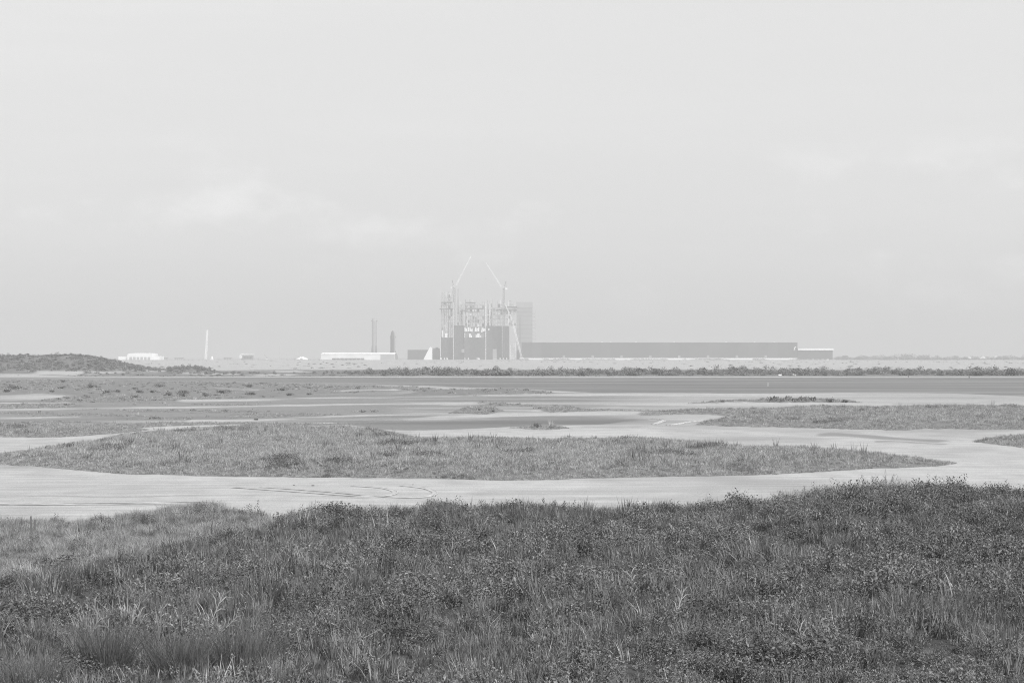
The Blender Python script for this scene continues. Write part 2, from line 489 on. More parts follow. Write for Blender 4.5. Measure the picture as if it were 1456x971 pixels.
def sand_mat():
    m, nt, b = new_mat('sand_mud_and_soil')
    N, L = nt.nodes, nt.links
    def attr(n):
        a = N.new('ShaderNodeAttribute'); a.attribute_name = n; return a.outputs['Fac']
    geo = N.new('ShaderNodeNewGeometry')
    def noise(scale, det=5, sc=(1, 1, 1)):
        mpn = N.new('ShaderNodeMapping'); mpn.inputs['Scale'].default_value = sc
        n = N.new('ShaderNodeTexNoise'); n.inputs['Scale'].default_value = scale; n.inputs['Detail'].default_value = det
        L.new(geo.outputs['Position'], mpn.inputs[0]); L.new(mpn.outputs[0], n.inputs['Vector']); return n.outputs[0]
    def rng(s, a, b2, c, d):
        r = N.new('ShaderNodeMapRange'); L.new(s, r.inputs[0])
        for k, v in zip((1, 2, 3, 4), (a, b2, c, d)): r.inputs[k].default_value = v
        return r.outputs[0]
    def mathn(op, a, b2):
        n = N.new('ShaderNodeMath'); n.operation = op
        for k, v in ((0, a), (1, b2)):
            if isinstance(v, (int, float)): n.inputs[k].default_value = v
            else: L.new(v, n.inputs[k])
        return n.outputs[0]
    def mix(f, a, b2):
        n = N.new('ShaderNodeMix'); n.data_type = 'FLOAT'
        for k, v in ((0, f), (2, a), (3, b2)):
            if isinstance(v, (int, float)): n.inputs[k].default_value = v
            else: L.new(v, n.inputs[k])
        return n.outputs[0]
    big, mid, fine = noise(0.05, 6), noise(0.6, 6, (1, 0.5, 1)), noise(7, 4)
    vf = noise(28, 2)
    sand = mix(0.5, rng(big, 0.3, 0.7, 0.26, 0.335), rng(mid, 0.3, 0.7, 0.23, 0.36))
    sand = mathn('MULTIPLY', sand, rng(fine, 0.3, 0.7, 0.90, 1.10))
    sand = mathn('MULTIPLY', sand, rng(noise(1.0, 6, (0.10, 1.9, 1)), 0.3, 0.7, 0.80, 1.14))
    sand = mathn('MULTIPLY', sand, rng(vf, 0.3, 0.7, 0.74, 1.26))
    mud = mathn('MULTIPLY', rng(mid, 0.3, 0.7, 0.11, 0.145), rng(fine, 0.3, 0.7, 0.9, 1.1))
    soil = mathn('MULTIPLY', rng(mid, 0.3, 0.7, 0.10, 0.15), rng(fine, 0.3, 0.7, 0.75, 1.25))
    soil = mix(attr('soil_shade'), soil, mathn('MULTIPLY', rng(fine, 0.3, 0.7, 0.7, 1.3), 0.045))  # soil darkened under dune plants, painting in the shade of hollows between them
    wetf = mathn('ADD', attr('wet'), rng(mid, 0.3, 0.7, -0.10, 0.10))
    wetf = rng(wetf, 0.05, 0.95, 0, 1)
    vegf = rng(mathn('ADD', attr('veg'), rng(noise(1.3, 6), 0.3, 0.7, -0.22, 0.22)), 0.22, 0.72, 0, 1)
    col = mix(vegf, mix(wetf, sand, mud), soil)
    L.new(col, b.inputs['Base Color'])
    L.new(mix(wetf, 0.95, 0.6), b.inputs['Roughness'])
    b.inputs['Specular IOR Level'].default_value = 0.15
    bp = N.new('ShaderNodeBump'); bp.inputs['Strength'].default_value = 0.5; bp.inputs['Distance'].default_value = 0.06
    L.new(mathn('ADD', mathn('MULTIPLY', fine, 0.5), mid), bp.inputs['Height']); L.new(bp.outputs[0], b.inputs['Normal'])
    return m
M_SAND = sand_mat()
t_me = build_terrain(); t_me.materials.append(M_SAND)
tag(link('terrain', t_me), 'sandy tidal flats rising to a grassy near dune', kind='structure')

# one wide sheet under everything, out to the horizon
gm = MB()
gm.add([(-6500, -700, -0.5), (6500, -700, -0.5), (6500, 9300, -0.5), (-6500, 9300, -0.5)], [(0, 1, 2, 3)])
tag(gm.build('ground', solid('far_sand', 0.30, 0.95, var=0.15, scale=0.02)), 'wide pale sand ground reaching the horizon', kind='structure')

def water_mat():
    m, nt, b = new_mat('rippled_water')
    N, L = nt.nodes, nt.links
    geo = N.new('ShaderNodeNewGeometry'); mpn = N.new('ShaderNodeMapping'); mpn.inputs['Scale'].default_value = (0.5, 1.6, 1)
    n = N.new('ShaderNodeTexNoise'); n.inputs['Scale'].default_value = 1.4; n.inputs['Detail'].default_value = 5
    L.new(geo.outputs['Position'], mpn.inputs[0]); L.new(mpn.outputs[0], n.inputs['Vector'])
    bp = N.new('ShaderNodeBump'); bp.inputs['Strength'].default_value = 0.35; bp.inputs['Distance'].default_value = 0.1
    L.new(n.outputs[0], bp.inputs['Height']); L.new(bp.outputs[0], b.inputs['Normal'])
    mp2 = N.new('ShaderNodeMapping'); mp2.inputs['Scale'].default_value = (0.012, 0.05, 1)
    n2 = N.new('ShaderNodeTexNoise'); n2.inputs['Scale'].default_value = 1.0; n2.inputs['Detail'].default_value = 6
    L.new(geo.outputs['Position'], mp2.inputs[0]); L.new(mp2.outputs[0], n2.inputs['Vector'])
    for lo_, hi_, key in ((0.36, 0.54, 'Roughness'), (0.115, 0.075, 'Base Color')):   # lanes of wind ripple, their light and dark painted into the base colour too
        r = N.new('ShaderNodeMapRange'); L.new(n2.outputs[0], r.inputs[0])
        r.inputs[1].default_value, r.inputs[2].default_value, r.inputs[3].default_value, r.inputs[4].default_value = 0.3, 0.7, lo_, hi_
        L.new(r.outputs[0], b.inputs[key])
    b.inputs['IOR'].default_value = 1.33
    b.inputs['Specular IOR Level'].default_value = 0.4
    return m
M_WATER = water_mat()
wm = MB()
wm.add([(-420, 300, -0.1), (420, 300, -0.1), (420, 600, -0.1), (-420, 600, -0.1)], [(0, 1, 2, 3)])
tag(wm.build('water', M_WATER), 'dark shallow channel of water across the flats', kind='structure')
wp = MB()
wp.add([(-30, 160, -0.1), (25, 160, -0.1), (25, 205, -0.1), (-30, 205, -0.1)], [(0, 1, 2, 3)])
tag(wp.build('pool_water', M_WATER), 'small dark pool of water behind the grassy mound', kind='structure')

# ------------------------------------------------------------------ haze: the humid air between the dune and the site
hz = MB().box(-7000, 7000, -900, 9600, -1.6, 190)
hm = bpy.data.materials.new('humid_haze'); hm.use_nodes = True
hm.node_tree.nodes.clear()
ho = hm.node_tree.nodes.new('ShaderNodeOutputMaterial')
hv = hm.node_tree.nodes.new('ShaderNodeVolumePrincipled')
hv.inputs['Color'].default_value = (0.575, 0.575, 0.575, 1)
hv.inputs['Density'].default_value = HAZE_DENSITY
hv.inputs['Anisotropy'].default_value = 0.0
hm.node_tree.links.new(hv.outputs[0], ho.inputs['Volume'])
tag(hz.build('haze', hm), 'pale humid haze over the flats', kind='stuff')


# ------------------------------------------------------------------ the industrial site on the far side
D0 = 3670.0
K = D0 / F                                   # metres per photo pixel over there
class Site:
    """a thing standing at the site: pixel columns and rows become local metres"""
    def __init__(s, name, px, label, cat, group=None, d=D0):
        s.d, s.x0 = d, gx(px, d)
        s.o = tag(empty(name, (s.x0, d, 0)), label, cat, group)
    def x(s, px): return gx(px, s.d) - s.x0
    def z(s, py): return max(gz(py, s.d), 0.0)
    def box(s, name, mat, x0, x1, y0, y1, dep0, dep1, parent=None):
        """pixel columns x0..x1, rows y0 (top)..y1 (bottom), depth range in metres behind the front line"""
        return MB().box(s.x(x0), s.x(x1), dep0, dep1, s.z(y1), s.z(y0)).build(name, mat, parent or s.o)

GND = 515.0
# long dark factory with a white plinth
f = Site('factory_building', 938, 'very long low dark factory building with a pale base strip', 'building')
edges = np.linspace(742, 1134, 29)
for a, b in zip(edges[:-1], edges[1:]):
    f.box('wall_panel', (M_CLAD, M_CLADB, M_CLAD, M_CLADC)[random.randrange(4)], a + 0.12, b - 0.12, 487.3, 508.9, 0, 0.5)
f.box('wall', M_CLAD, 742.2, 1133.8, 487.6, 509.0, 0.6, 110)
f.box('plinth', M_WHITE, 742.1, 1133.9, 508.9, GND, 0.25, 110.2)
f.box('roof_edge', M_CLAD2, 741.9, 1134.1, 486.9, 487.3, -0.4, 110.5)
for k_ in range(8):
    f.box('dock_door', M_PALE, 800 + k_*41, 803.5 + k_*41, 505.2, 508.8, -0.3, -0.02)
for p in (857, 869, 1034, 1103, 790, 960, 905, 1075):
    MB().box(f.x(p) - 1.6, f.x(p) + 1.6, 20, 24, f.z(486.9), f.z(486.9) + 1.5).build('roof_unit', M_WHITE2, f.o)
em = MB()
pts = [(1128.2, 497.6), (1130.6, 497.6), (1130.2, 496.4), (1130.5, 494.6), (1132.2, 493.3), (1131.6, 492.6), (1129.6, 493.6), (1128.6, 494.4), (1129.4, 495.2), (1129.2, 496.6)]
em.prism([(f.x(a), f.z(b)) for a, b in pts], -0.35, -0.05)
em.build('emblem', M_WHITE, f.o)

g = Site('annex_building', 1160, 'grey annex with a bright white roof edge at the factory end', 'building', d=3700)
for a, b in zip(np.linspace(1134.5, 1184, 5)[:-1], np.linspace(1134.5, 1184, 5)[1:]):
    g.box('wall_panel', M_CLAD, a + 0.06, b - 0.06, 498, GND, 0, 0.5)
g.box('wall', M_CLAD, 1134.6, 1183.8, 498, GND, 0.6, 60)
g.box('roof', M_WHITE, 1134.3, 1185.0, 495.4, 498, -2.0, 62)
for k in range(6):
    a = 1140 + k*7
    g.box('loading_door', M_WHITE2, a, a + 3.6, 510.6, 512.6, -0.4, -0.05)

# pale tall hangar tower behind
t = Site('hangar_tower', 748, 'tall pale square hangar tower behind the construction frame', 'building', d=3790)
t.box('wall', M_TOWER, 734.5, 757.0, 437.5, GND, 0, 40)
t.box('upper_band', M_PALE, 734.2, 757.4, 429.5, 437.5, -0.5, 40.5)
t.box('door', M_CLAD2, 738.6, 740.2, 451, 488, -0.3, -0.05)
for k in range(9):
    y = 445 + k*5.2
    t.box('gallery', M_STEEL, 757.2, 761.5, y, y + 0.8, 4, 34)
t.box('gallery_post', M_STEEL, 760.6, 761.2, 441, GND, 4, 5)
for k in range(8):
    t.box('wall_rib', M_CLAD2, 734.5, 757.0, 443 + k*6.2, 443.5 + k*6.2, -0.25, -0.02)

# the great building under construction
c = Site('assembly_building', 680, 'large building under construction, bare steel frame above dark wall cladding', 'building')
def clad(x0, x1, top, dep):
    n = max(1, int(round((x1 - x0)/8.0))); e = np.linspace(x0, x1, n + 1)
    for a, b in zip(e[:-1], e[1:]):
        c.box('wall_panel', (M_CLAD, M_CLADB, M_CLADC)[random.randrange(3)], a + 0.05, b - 0.05, top, GND - 3.2, dep, dep + 0.6)
    c.box('wall', M_CLAD, x0 + 0.1, x1 - 0.1, top + 0.3, GND, dep + 0.7, dep + 55)
clad(626.4, 644.6, 480, 0); clad(645.2, 660.0, 462.8, 4); clad(660.1, 690.4, 480, 0.2); clad(691.2, 724.2, 463.4, 2)
c.box('window', M_PALE, 656.2, 660.3, 496.4, 501.0, -0.2, 0.1)
c.box('window_bar', M_CLAD2, 656.2, 660.3, 498.4, 498.9, -0.35, -0.22)
c.box('doorway', M_PALE, 700.5, 706.3, 496.5, GND, 1.4, 1.9)
for k in range(4):
    c.box('door_bar', M_CLAD2, 700.5, 706.3, 498.5 + k*3, 499.0 + k*3, 1.1, 1.3)
# white insulation sheets hung in the open storey
rs = random.Random(3)
for i in range(13):
    a = 660.6 + i*2.35
    if i in (5, 9): continue
    top = 465.5 + rs.uniform(0, 2.5); bot = 472.3 - rs.uniform(0, 1.2)
    sk = rs.uniform(-0.9, 0.9)
    MB().prism([(c.x(a), c.z(bot)), (c.x(a + 1.9), c.z(bot)), (c.x(a + 1.9 + sk), c.z(top)), (c.x(a + sk), c.z(top))], 0.4, 0.8).build('sheet', M_WHITE, c.o)
for a, w, t0, t1 in ((660.4, 0.8, 474, 480), (667, 2.6, 474.5, 479.8), (669.2, 2.2, 476.5, 479.8), (676.2, 1.8, 476, 479.8), (678.4, 3.6, 474.2, 479.8), (683, 1.2, 477, 479.8), (632.6, 3.6, 473.8, 479.8), (628.2, 1.2, 470, 479), (694.5, 1.3, 467, 469.5)):
    c.box('sheet', M_WHITE, a, a + w, t0, t1, 0.4, 0.8)
c.box('back_wall', M_CLAD2, 660.2, 690.2, 464.6, 480, 2.0, 2.6)
# white corner masts
for p, t0 in ((626.0, 480), (644.8, 430), (690.8, 431)):
    c.box('corner_post', M_WHITE, p - 0.36, p + 0.36, t0, GND, -1.3, -0.2)
# steel frame: columns, beams and braces, three frames deep
def frame(xs, top, bot, step, ragged, seed):
    r = random.Random(seed)
    for dep in (3.0, 24.0, 45.0):
        tops = []
        for a in xs:
            tp = top + r.uniform(0, ragged); tops.append(tp)
            c.box('column', (M_CLAD2 if dep > 30 else M_STEEL if r.random() < 0.72 else M_WHITE), a - 0.30, a + 0.30, tp, bot, dep, dep + 0.9)
        y = bot - step
        while y > top + 1:
            for a, b, ta, tb in zip(xs[:-1], xs[1:], tops[:-1], tops[1:]):
                if y > max(ta, tb) and r.random() < 0.86:
                    c.box('beam', (M_CLAD2 if dep > 30 else M_STEEL if r.random() < 0.85 else M_WHITE2), a + 0.39, b - 0.39, y - 0.28, y + 0.28, dep + 0.1, dep + 0.8)
            y -= step
        if dep < 30:
            for q in range(len(xs) - 1):
                y = bot
                while y - step > max(tops[q], tops[q + 1]):
                    if r.random() < 0.22:
                        c.box('infill_panel', r.choice((M_CLAD2, M_CLAD2, M_PALE, M_STEEL, M_WHITE2)), xs[q] + 0.5, xs[q + 1] - 0.5, y - step*r.uniform(0.6, 0.93), y - 0.4, dep + 1.2, dep + 1.5)
                    y -= step
        for q in range(len(xs) - 1):
            if r.random() < 0.8:
                y0 = bot - step*r.randint(1, 4)
                y1 = y0 - step
                if y1 > top + 4:
                    MB().bar((c.x(xs[q]), dep + 0.45, c.z(y0)), (c.x(xs[q+1]), dep + 0.45, c.z(y1)), 0.6).build('brace', M_STEEL, c.o)
frame(list(np.linspace(627.3, 643.4, 6)), 412.5, 480, 5.2, 6, 11)
frame(list(np.linspace(649.5, 657.5, 3)), 428, 463, 5.2, 6, 12)
frame(list(np.linspace(661.0, 688.5, 9)), 424, 480, 5.2, 9, 13)
frame(list(np.linspace(692.5, 734.0, 12)), 424, 463.5, 5.2, 12, 14)
# dark working decks
for a, b, y in ((625.0, 643.5, 439.2), (661, 687, 438.8), (706, 735.5, 440.6), (718, 735, 436.2), (627.5, 643, 430.2), (655, 664, 441.5), (662, 676, 430.4)):
    c.box('deck', M_DARKSTEEL, a, b, y - 0.75, y + 0.75, -1.5, 20)
# lift cores
c.box('lift_core', M_PALE, 649.8, 652.4, 411, 463, 6, 14)
c.box('lift_core', M_PALE, 693.4, 696.8, 432, 463.4, 22, 34)
c.box('lift_core', M_CLAD2, 698.2, 700.0, 431, 463.4, 8, 14)
c.box('lift_core', M_PALE, 655.0, 657.0, 433, 463, 16, 24)
# stair scaffold
sc = Site('stair_scaffold', 729.5, 'slim pale stair scaffold beside the lattice crane boom', 'scaffold', d=3650)
for a in (726.0, 729.6, 733.2):
    for dep in (0.0, 5.0):
        sc.box('post', M_WHITE2, a - 0.28, a + 0.28, 487.5, GND, dep, dep + 0.7)
for k in range(7):
    y = 489 + k*3.3
    sc.box('platform', M_WHITE2, 726.3, 732.9, y - 0.22, y + 0.22, 0.8, 4.9)
    MB().bar((sc.x(726.3), 0.4, sc.z(y + 3.0)), (sc.x(732.9), 0.4, sc.z(y)), 0.4).build('stair_flight', M_STEEL, sc.o)

# two luffing tower cranes
def tower_crane(px, y_cab, y_base, jib_root, jib_tip, side, label):
    s = Site('tower_crane', px, label, 'crane', 'tower cranes over the construction frame', d=3660)
    P = lambda a, b, dep=0.0: (s.x(a), dep, gz(b, s.d))
    MB().truss((0, 0, 0), P(px, y_cab + 1), 2.6, 44, 0.55, 0.32).build('mast', M_DARKSTEEL, s.o)
    MB().box(-2.2, 2.2, -2.2, 2.2, s.z(y_cab + 1.2), s.z(y_cab)).build('slew_ring', M_STEEL, s.o)
    cx = s.x(px + side*1.2)
    cab = MB().prism([(cx - 1.6, s.z(y_cab) + 0.1), (cx + 1.6, s.z(y_cab) + 0.1), (cx + 1.2, s.z(y_cab) + 2.9), (cx - 1.6, s.z(y_cab) + 2.9)], -3.6, -1.2).build('cab', M_WHITE, s.o)
    MB().box(cx - 1.2, cx + 1.2, -3.75, -3.62, s.z(y_cab) + 1.2, s.z(y_cab) + 2.3).build('cab_window', M_GLASS, cab)
    b0 = P(px - side*0.5, y_cab - 0.3); b1 = P(px + side*3.2, y_cab - 0.3)
    MB().truss(b0, b1, 1.6, 4, 0.4, 0.25).build('counter_jib', M_STEEL, s.o)
    mx = (s.x(px + side*2.2) + s.x(px + side*4.2))/2
    MB().box(mx - 2.7, mx + 2.7, -1.4, 1.4, s.z(y_cab) - 1.6, s.z(y_cab) + 1.1).build('counterweight', M_WHITE, s.o)
    top = P(px + side*3.4, y_cab - 11)
    af = MB(); af.bar(P(px + side*0.2, y_cab - 0.5, 0.8), top, 0.6); af.bar(P(px + side*0.2, y_cab - 0.5, -0.8), top, 0.6); af.bar(P(px + side*3.2, y_cab - 0.3), top, 0.5)
    af.build('tower_head', M_DARKSTEEL, s.o)
    MB().truss(P(*jib_root), P(*jib_tip), 2.0, 24, 0.32, 0.2, 1.0).build('jib', M_WHITE, s.o)
    MB().bar(top, P(jib_tip[0]*0.85 + jib_root[0]*0.15, jib_tip[1]*0.85 + jib_root[1]*0.15), 0.10).build('pendant_line', M_STEEL, s.o)
    ty = gz(jib_tip[1], s.d)
    MB().bar(P(jib_tip[0], jib_tip[1]), P(jib_tip[0], jib_tip[1] + 22), 0.08).build('hoist_line', M_DARKSTEEL, s.o)
    MB().box(s.x(jib_tip[0]) - 0.6, s.x(jib_tip[0]) + 0.6, -0.5, 0.5, ty - 29.5, ty - 27.9).build('hook_block', M_DARKSTEEL, s.o)
tower_crane(646.2, 409, 463, (648.6, 405.5), (669.5, 364.5), -1, 'tower crane whose raised pale jib leans to the right')
tower_crane(716.2, 410.5, 463, (713.0, 408.0), (691.0, 373.5), 1, 'tower crane whose raised pale jib leans to the left')
h = Site('material_hoist', 714.4, 'white hoist cage on a thin mast below the second tower crane', 'hoist', d=3668)
MB().truss((0, 0, 0), (0, 0, h.z(428)), 1.2, 40, 0.3, 0.2).build('mast', M_STEEL, h.o)
MB().box(-1.4, 1.4, -1.9, -0.7, h.z(428), h.z(425.5)).build('cage', M_WHITE, h.o)

# crawler crane with a bent pale boom
k = Site('crawler_crane', 742, 'crawler crane with a tall pale bent lattice boom at the factory corner', 'crane', d=3640)
P = lambda a, b, dep=0.0: (k.x(a), dep, gz(b, k.d))
for sy in (-3.2, 2.2):
    tr = MB(); tr.prism([(-5.2, 0.5), (-4.6, 0.0), (4.6, 0.0), (5.2, 0.5), (5.2, 1.1), (4.6, 1.6), (-4.6, 1.6), (-5.2, 1.1)], sy, sy + 1.3); tr.build('track', M_BLACK, k.o)
MB().box(-3.5, 4.5, -2.0, 2.0, 1.65, 3.9).build('upper_body', M_WHITE2, k.o)
MB().box(4.55, 6.2, -2.2, 2.2, 1.9, 4.1).build('counterweight', M_DARKSTEEL, k.o)
kc = MB().prism([(-5.2, 1.8), (-3.6, 1.8), (-3.6, 4.2), (-4.8, 4.2)], -2.2, -0.6).build('cab', M_WHITE, k.o)
MB().box(-4.6, -3.8, -2.32, -2.22, 2.8, 3.9).build('cab_window', M_GLASS, kc)
MB().truss((0, 0, 3.0), P(728.6, 456), 2.4, 34, 0.46, 0.26, 2.0).build('main_boom', M_WHITE, k.o)
MB().truss(P(728.6, 456), P(717.6, 431), 2.0, 16, 0.42, 0.24, 1.2).build('fly_jib', M_WHITE, k.o)
MB().bar((4.4, 0, 4.0), P(730.2, 458), 0.12).build('back_stay', M_STEEL, k.o)
MB().bar(P(717.6, 431), P(717.6, 452), 0.08).build('hoist_line', M_DARKSTEEL, k.o)

# dark low hall with taller end, and the white wedge before it
l = Site('low_hall', 602, 'low dark hall beside the construction frame, taller at one end', 'building', d=3690)
for a, b in zip(np.linspace(579.5, 615.4, 5)[:-1], np.linspace(579.5, 615.4, 5)[1:]):
    l.box('wall_panel', M_CLAD, a + 0.05, b - 0.05, 497.4, GND, 0, 0.5)
l.box('wall', M_CLAD, 579.6, 615.4, 497.7, GND, 0.6, 40)
l.box('end_block', M_CLAD, 615.6, 625.2, 495.0, GND, -1.0, 38)
l.box('roof_vent', M_CLAD2, 619, 623, 493.8, 495.0, 6, 14)
wdg = Site('white_wedge', 608, 'bright white wedge-shaped structure with one sloping side', 'structure', d=3620)
MB().prism([(wdg.x(601.6), 0), (wdg.x(614.6), 0), (wdg.x(614.6), wdg.z(493.6)), (wdg.x(611.2), wdg.z(493.6))], 0, 9).build('shell', M_WHITE, wdg.o)
MB().box(wdg.x(614.62), wdg.x(614.9), 0.3, 8.7, 0, wdg.z(494)).build('end_wall', M_CLAD2, wdg.o)

# long white shed
w = Site('white_shed', 510, 'long low white shed in front of the two rockets', 'building', d=3560)
x0, x1 = w.x(455.4), w.x(561.5)
sh = MB()
zt, zr = w.z(503.4), w.z(501.4)
sh.add([(x0, 0, 0), (x1, 0, 0), (x1, 0, zt), (x0 + 1.6, 0, zt), (x0, 26, 0), (x1, 26, 0), (x1, 26, zt), (x0 + 1.6, 26, zt)], [(0, 1, 2, 3), (5, 4, 7, 6), (4, 0, 3, 7), (1, 5, 6, 2)])
sh.build('wall', M_WHITE2, w.o)
rf = MB()
rf.add([(x0 + 1.2, -0.8, zt), (x1 + 0.5, -0.8, zt), (x1 + 0.5, 13, zr), (x0 + 3, 13, zr), (x0 + 1.2, 26.8, zt), (x1 + 0.5, 26.8, zt)], [(0, 1, 2, 3), (3, 2, 5, 4), (0, 3, 4), (1, 5, 2)])
rf.build('roof', M_WHITE, w.o)
w.box('doorway', M_CLAD, 472, 518, 509.2, GND, -0.3, -0.05)
for q in np.linspace(472, 518, 9)[1:-1]:
    w.box('door_post', M_WHITE2, q - 0.2, q + 0.2, 509.2, GND, -0.6, -0.32)
w.box('grey_end_bay', M_PALE, 541, 561.0, 504.2, GND, -0.4, -0.06)
MB().prism([(w.x(561.9), 0), (w.x(565.6), 0), (w.x(564.0), w.z(503.5)), (w.x(562.0), w.z(502.2))], 3, 22).build('lean_to', M_CLAD2, w.o)

# two rockets
r = Site('rocket_booster', 532.2, 'tall plain steel rocket booster standing behind the white shed', 'rocket', d=3670)
H = r.z(452.6)
MB().lathe([(4.5, 9.0), (4.5, H*0.35), (4.5, H*0.7), (4.5, H - 4.2)], 40).build('body', M_SHINY, r.o, smooth=True)
MB().lathe([(4.5, 0.5), (4.5, 9.0)], 40).build('engine_skirt', M_SHINY, r.o)
MB().lathe([(4.42, H - 4.2), (4.42, H - 1.2)], 24).build('vent_ring', M_STEEL, r.o)
MB().lathe([(4.5, H - 1.2), (4.5, H), (0.1, H + 0.4)], 40).build('top_ring', M_SHINY, r.o)
for a in (25, 155, 205, 335):
    b = MB()
    b.box(4.5, 5.9, -0.3, 0.3, H - 5.4, H - 3.6)
    o = b.build('grid_fin', M_DARKSTEEL, r.o); o.rotation_euler = (0, 0, math.radians(a))
for a in (200, 235, 305, 340):
    b = MB(); b.prism([(4.4, 1.0), (5.2, 1.0), (5.2, 20), (4.4, 27)], -0.6, 0.6)
    o = b.build('chine', M_CLAD2, r.o); o.rotation_euler = (0, 0, math.radians(a))
MB().box(-5.5, 5.5, -5.5, 5.5, 0, 0.45).build('stand', M_CONC, r.o)
q = Site('rocket_ship', 558.6, 'shorter dark tiled rocket with a pointed nose behind the white shed', 'rocket', d=3670)
H = q.z(469.8)
prof = [(4.5, 2.0), (4.5, H - 14.5)]
for i in range(1, 11):
    tt = i/10; prof.append((4.5*math.sqrt(max(1 - tt**2.3, 0.0)) + (0.05 if i == 10 else 0), H - 14.5 + 14.5*tt))
MB().lathe(prof, 28, a0=math.radians(-215), a1=math.radians(-52)).build('tiled_side', M_TILE, q.o, smooth=True)
MB().lathe(prof, 28, a0=math.radians(-52), a1=math.radians(145)).build('steel_side', M_SHINY, q.o, smooth=True)
for s_ in (-1, 1):
    MB().prism([(s_*4.4, 3.0), (s_*5.2, 3.2), (s_*6.4, 12.0), (s_*4.4, 17.0)], -0.3, 0.3).build('aft_flap', M_TILE, q.o)
    MB().prism([(s_*4.0, H - 14), (s_*5.3, H - 13.2), (s_*4.3, H - 8.4), (s_*3.2, H - 7.0)], -0.25, 0.25).build('forward_flap', M_TILE, q.o)
MB().box(-5.0, 5.0, -5.0, 5.0, 0, 1.95).build('stand', M_CONC, q.o)

# leaning pair of white booms at far left
p2 = Site('twin_boom', 293, 'pair of slender white leaning booms rising alone from the flat', 'boom', d=3640)
for a0, a1, top in ((291.6, 294.2, 470.0), (293.6, 295.2, 469.2)):
    MB().truss((p2.x(a0), 0, 0.6), (p2.x(a1), 0, p2.z(top)), 1.1, 30, 0.55, 0.3, 0.8).build('boom', M_WHITE, p2.o)
MB().box(p2.x(290.6), p2.x(295), -3, 3, 0, 0.9).build('base_slab', M_DARKSTEEL, p2.o)
tk = Site('white_tank', 301.5, 'small white domed tank beside the leaning booms', 'tank', d=3640)
MB().lathe([(1.9, 1.8), (1.9, 4.4), (1.6, 5.4), (0.9, 6.1), (0.05, 6.4)], 20).build('vessel', M_WHITE, tk.o, smooth=True)
MB().box(-3, 3, -2.5, 2.5, 0, 1.75).build('plinth', M_WHITE2, tk.o)

# white hangar with an arched roof, left
hg = Site('white_hangar', 198, 'bright white hangar with a curved roof behind the scrubby dune', 'building', d=3500)
arch = [(hg.x(180.8), hg.z(505.5))]
for i in range(9):
    tt = i/8; arch.append((hg.x(182 + 34*tt), hg.z(503.2 - 1.3*math.sin(math.pi*min(tt*0.72 + 0.12, 1)))))
arch += [(hg.x(216), hg.z(GND)), (hg.x(180.8), hg.z(GND))]
MB().prism(arch, 0, 60).build('hall', M_WHITE, hg.o)
hg.box('side_wing', M_WHITE, 167.5, 180.6, 507.0, GND, 4, 50)
hg.box('side_wing', M_WHITE, 216.2, 227.6, 506.4, 511.8, 2, 40)
hg.box('wing_base', M_CLAD, 216.2, 227.6, 511.8, GND, 2, 40)
for i in range(6):
    a = 184 + i*5.2
    hg.box('bay_door', M_PALE, a, a + 3.6, 507.6, GND, -0.4, -0.05)
sb = Site('flat_roof_office', 351, 'small grey office with a thin white flat roof', 'building', d=3600)
sb.box('wall', M_CLAD2, 343, 359, 505.2, GND, 0, 14)
sb.box('roof', M_WHITE, 341.6, 360.0, 503.4, 504.6, -1, 15)
sb.box('roof_fascia', M_CLAD, 342.6, 359.4, 504.65, 505.15, -0.5, 14.5)
sb.box('side_annex', M_WHITE2, 340.4, 344.4, 505.2, 509.4, -3, -0.1)
for i in range(3):
    sb.box('window', M_GLASS, 346.5 + i*4.2, 349.2 + i*4.2, 507.2, 509.6, -0.3, -0.05)
dm = Site('white_dome_tent', 429.5, 'small white dome tent standing alone on the flat', 'tent', d=3560)
MB().lathe([(10.6, 0), (10.3, 1.4), (9.0, 3.0), (5.2, 4.4), (3.4, 5.3), (0.05, 5.6)], 28).build('canopy', M_WHITE, dm.o, smooth=True)
MB().prism([(-2.2, 0), (2.2, 0), (2.2, 2.4), (1.2, 3.4), (-1.2, 3.4), (-2.2, 2.4)], -11.2, -10.2).build('entrance', M_PALE, dm.o)
def low_block(a, b, top, label, mat=M_PALE):
    s = Site('storage_block', (a + b)/2, label, 'building', d=3620)
    s.box('wall', mat, a, b, top, GND, 0, 9)
    s.box('roof', M_CLAD2, a - 0.2, b + 0.2, top - 0.5, top, -0.5, 9.5)
    n = max(2, int((b - a)/3))
    for i in range(n):
        s.box('door', M_CLAD2, a + (i + 0.25)*(b - a)/n, a + (i + 0.75)*(b - a)/n, top + 1.2, GND, -0.25, -0.05)
low_block(248, 260, 508.9, 'low grey storage block left of the leaning booms')
low_block(318, 329, 508.7, 'low grey storage block between the booms and the small office')
low_block(231, 238, 509.2, 'tiny grey storage block next to the white hangar')
ps = Site('telehandler', 379, 'small dark lifting machine with a raised arm on the flat', 'machine', d=3600)
MB().box(-2.4, 2.6, -1.1, 1.1, 0.9, 2.4).build('body', M_WHITE2, ps.o)
MB().box(-0.6, 0.8, -1.15, 0.0, 2.42, 3.4).build('cab', M_GLASS, ps.o)
MB().bar((2.2, 0.4, 2.4), (-3.6, 0.4, 8.6), 0.6, 0.4).build('arm', M_DARKSTEEL, ps.o)
for wx in (-1.6, 1.7):
    for wy in (-1.3, 0.9):
        w_ = MB().lathe([(0.05, 0), (0.75, 0), (0.75, 0.4), (0.05, 0.4)], 14).build('wheel', M_BLACK, ps.o, loc=(wx, wy + 0.4, 0.75)); w_.rotation_euler = (math.radians(90), 0, 0)
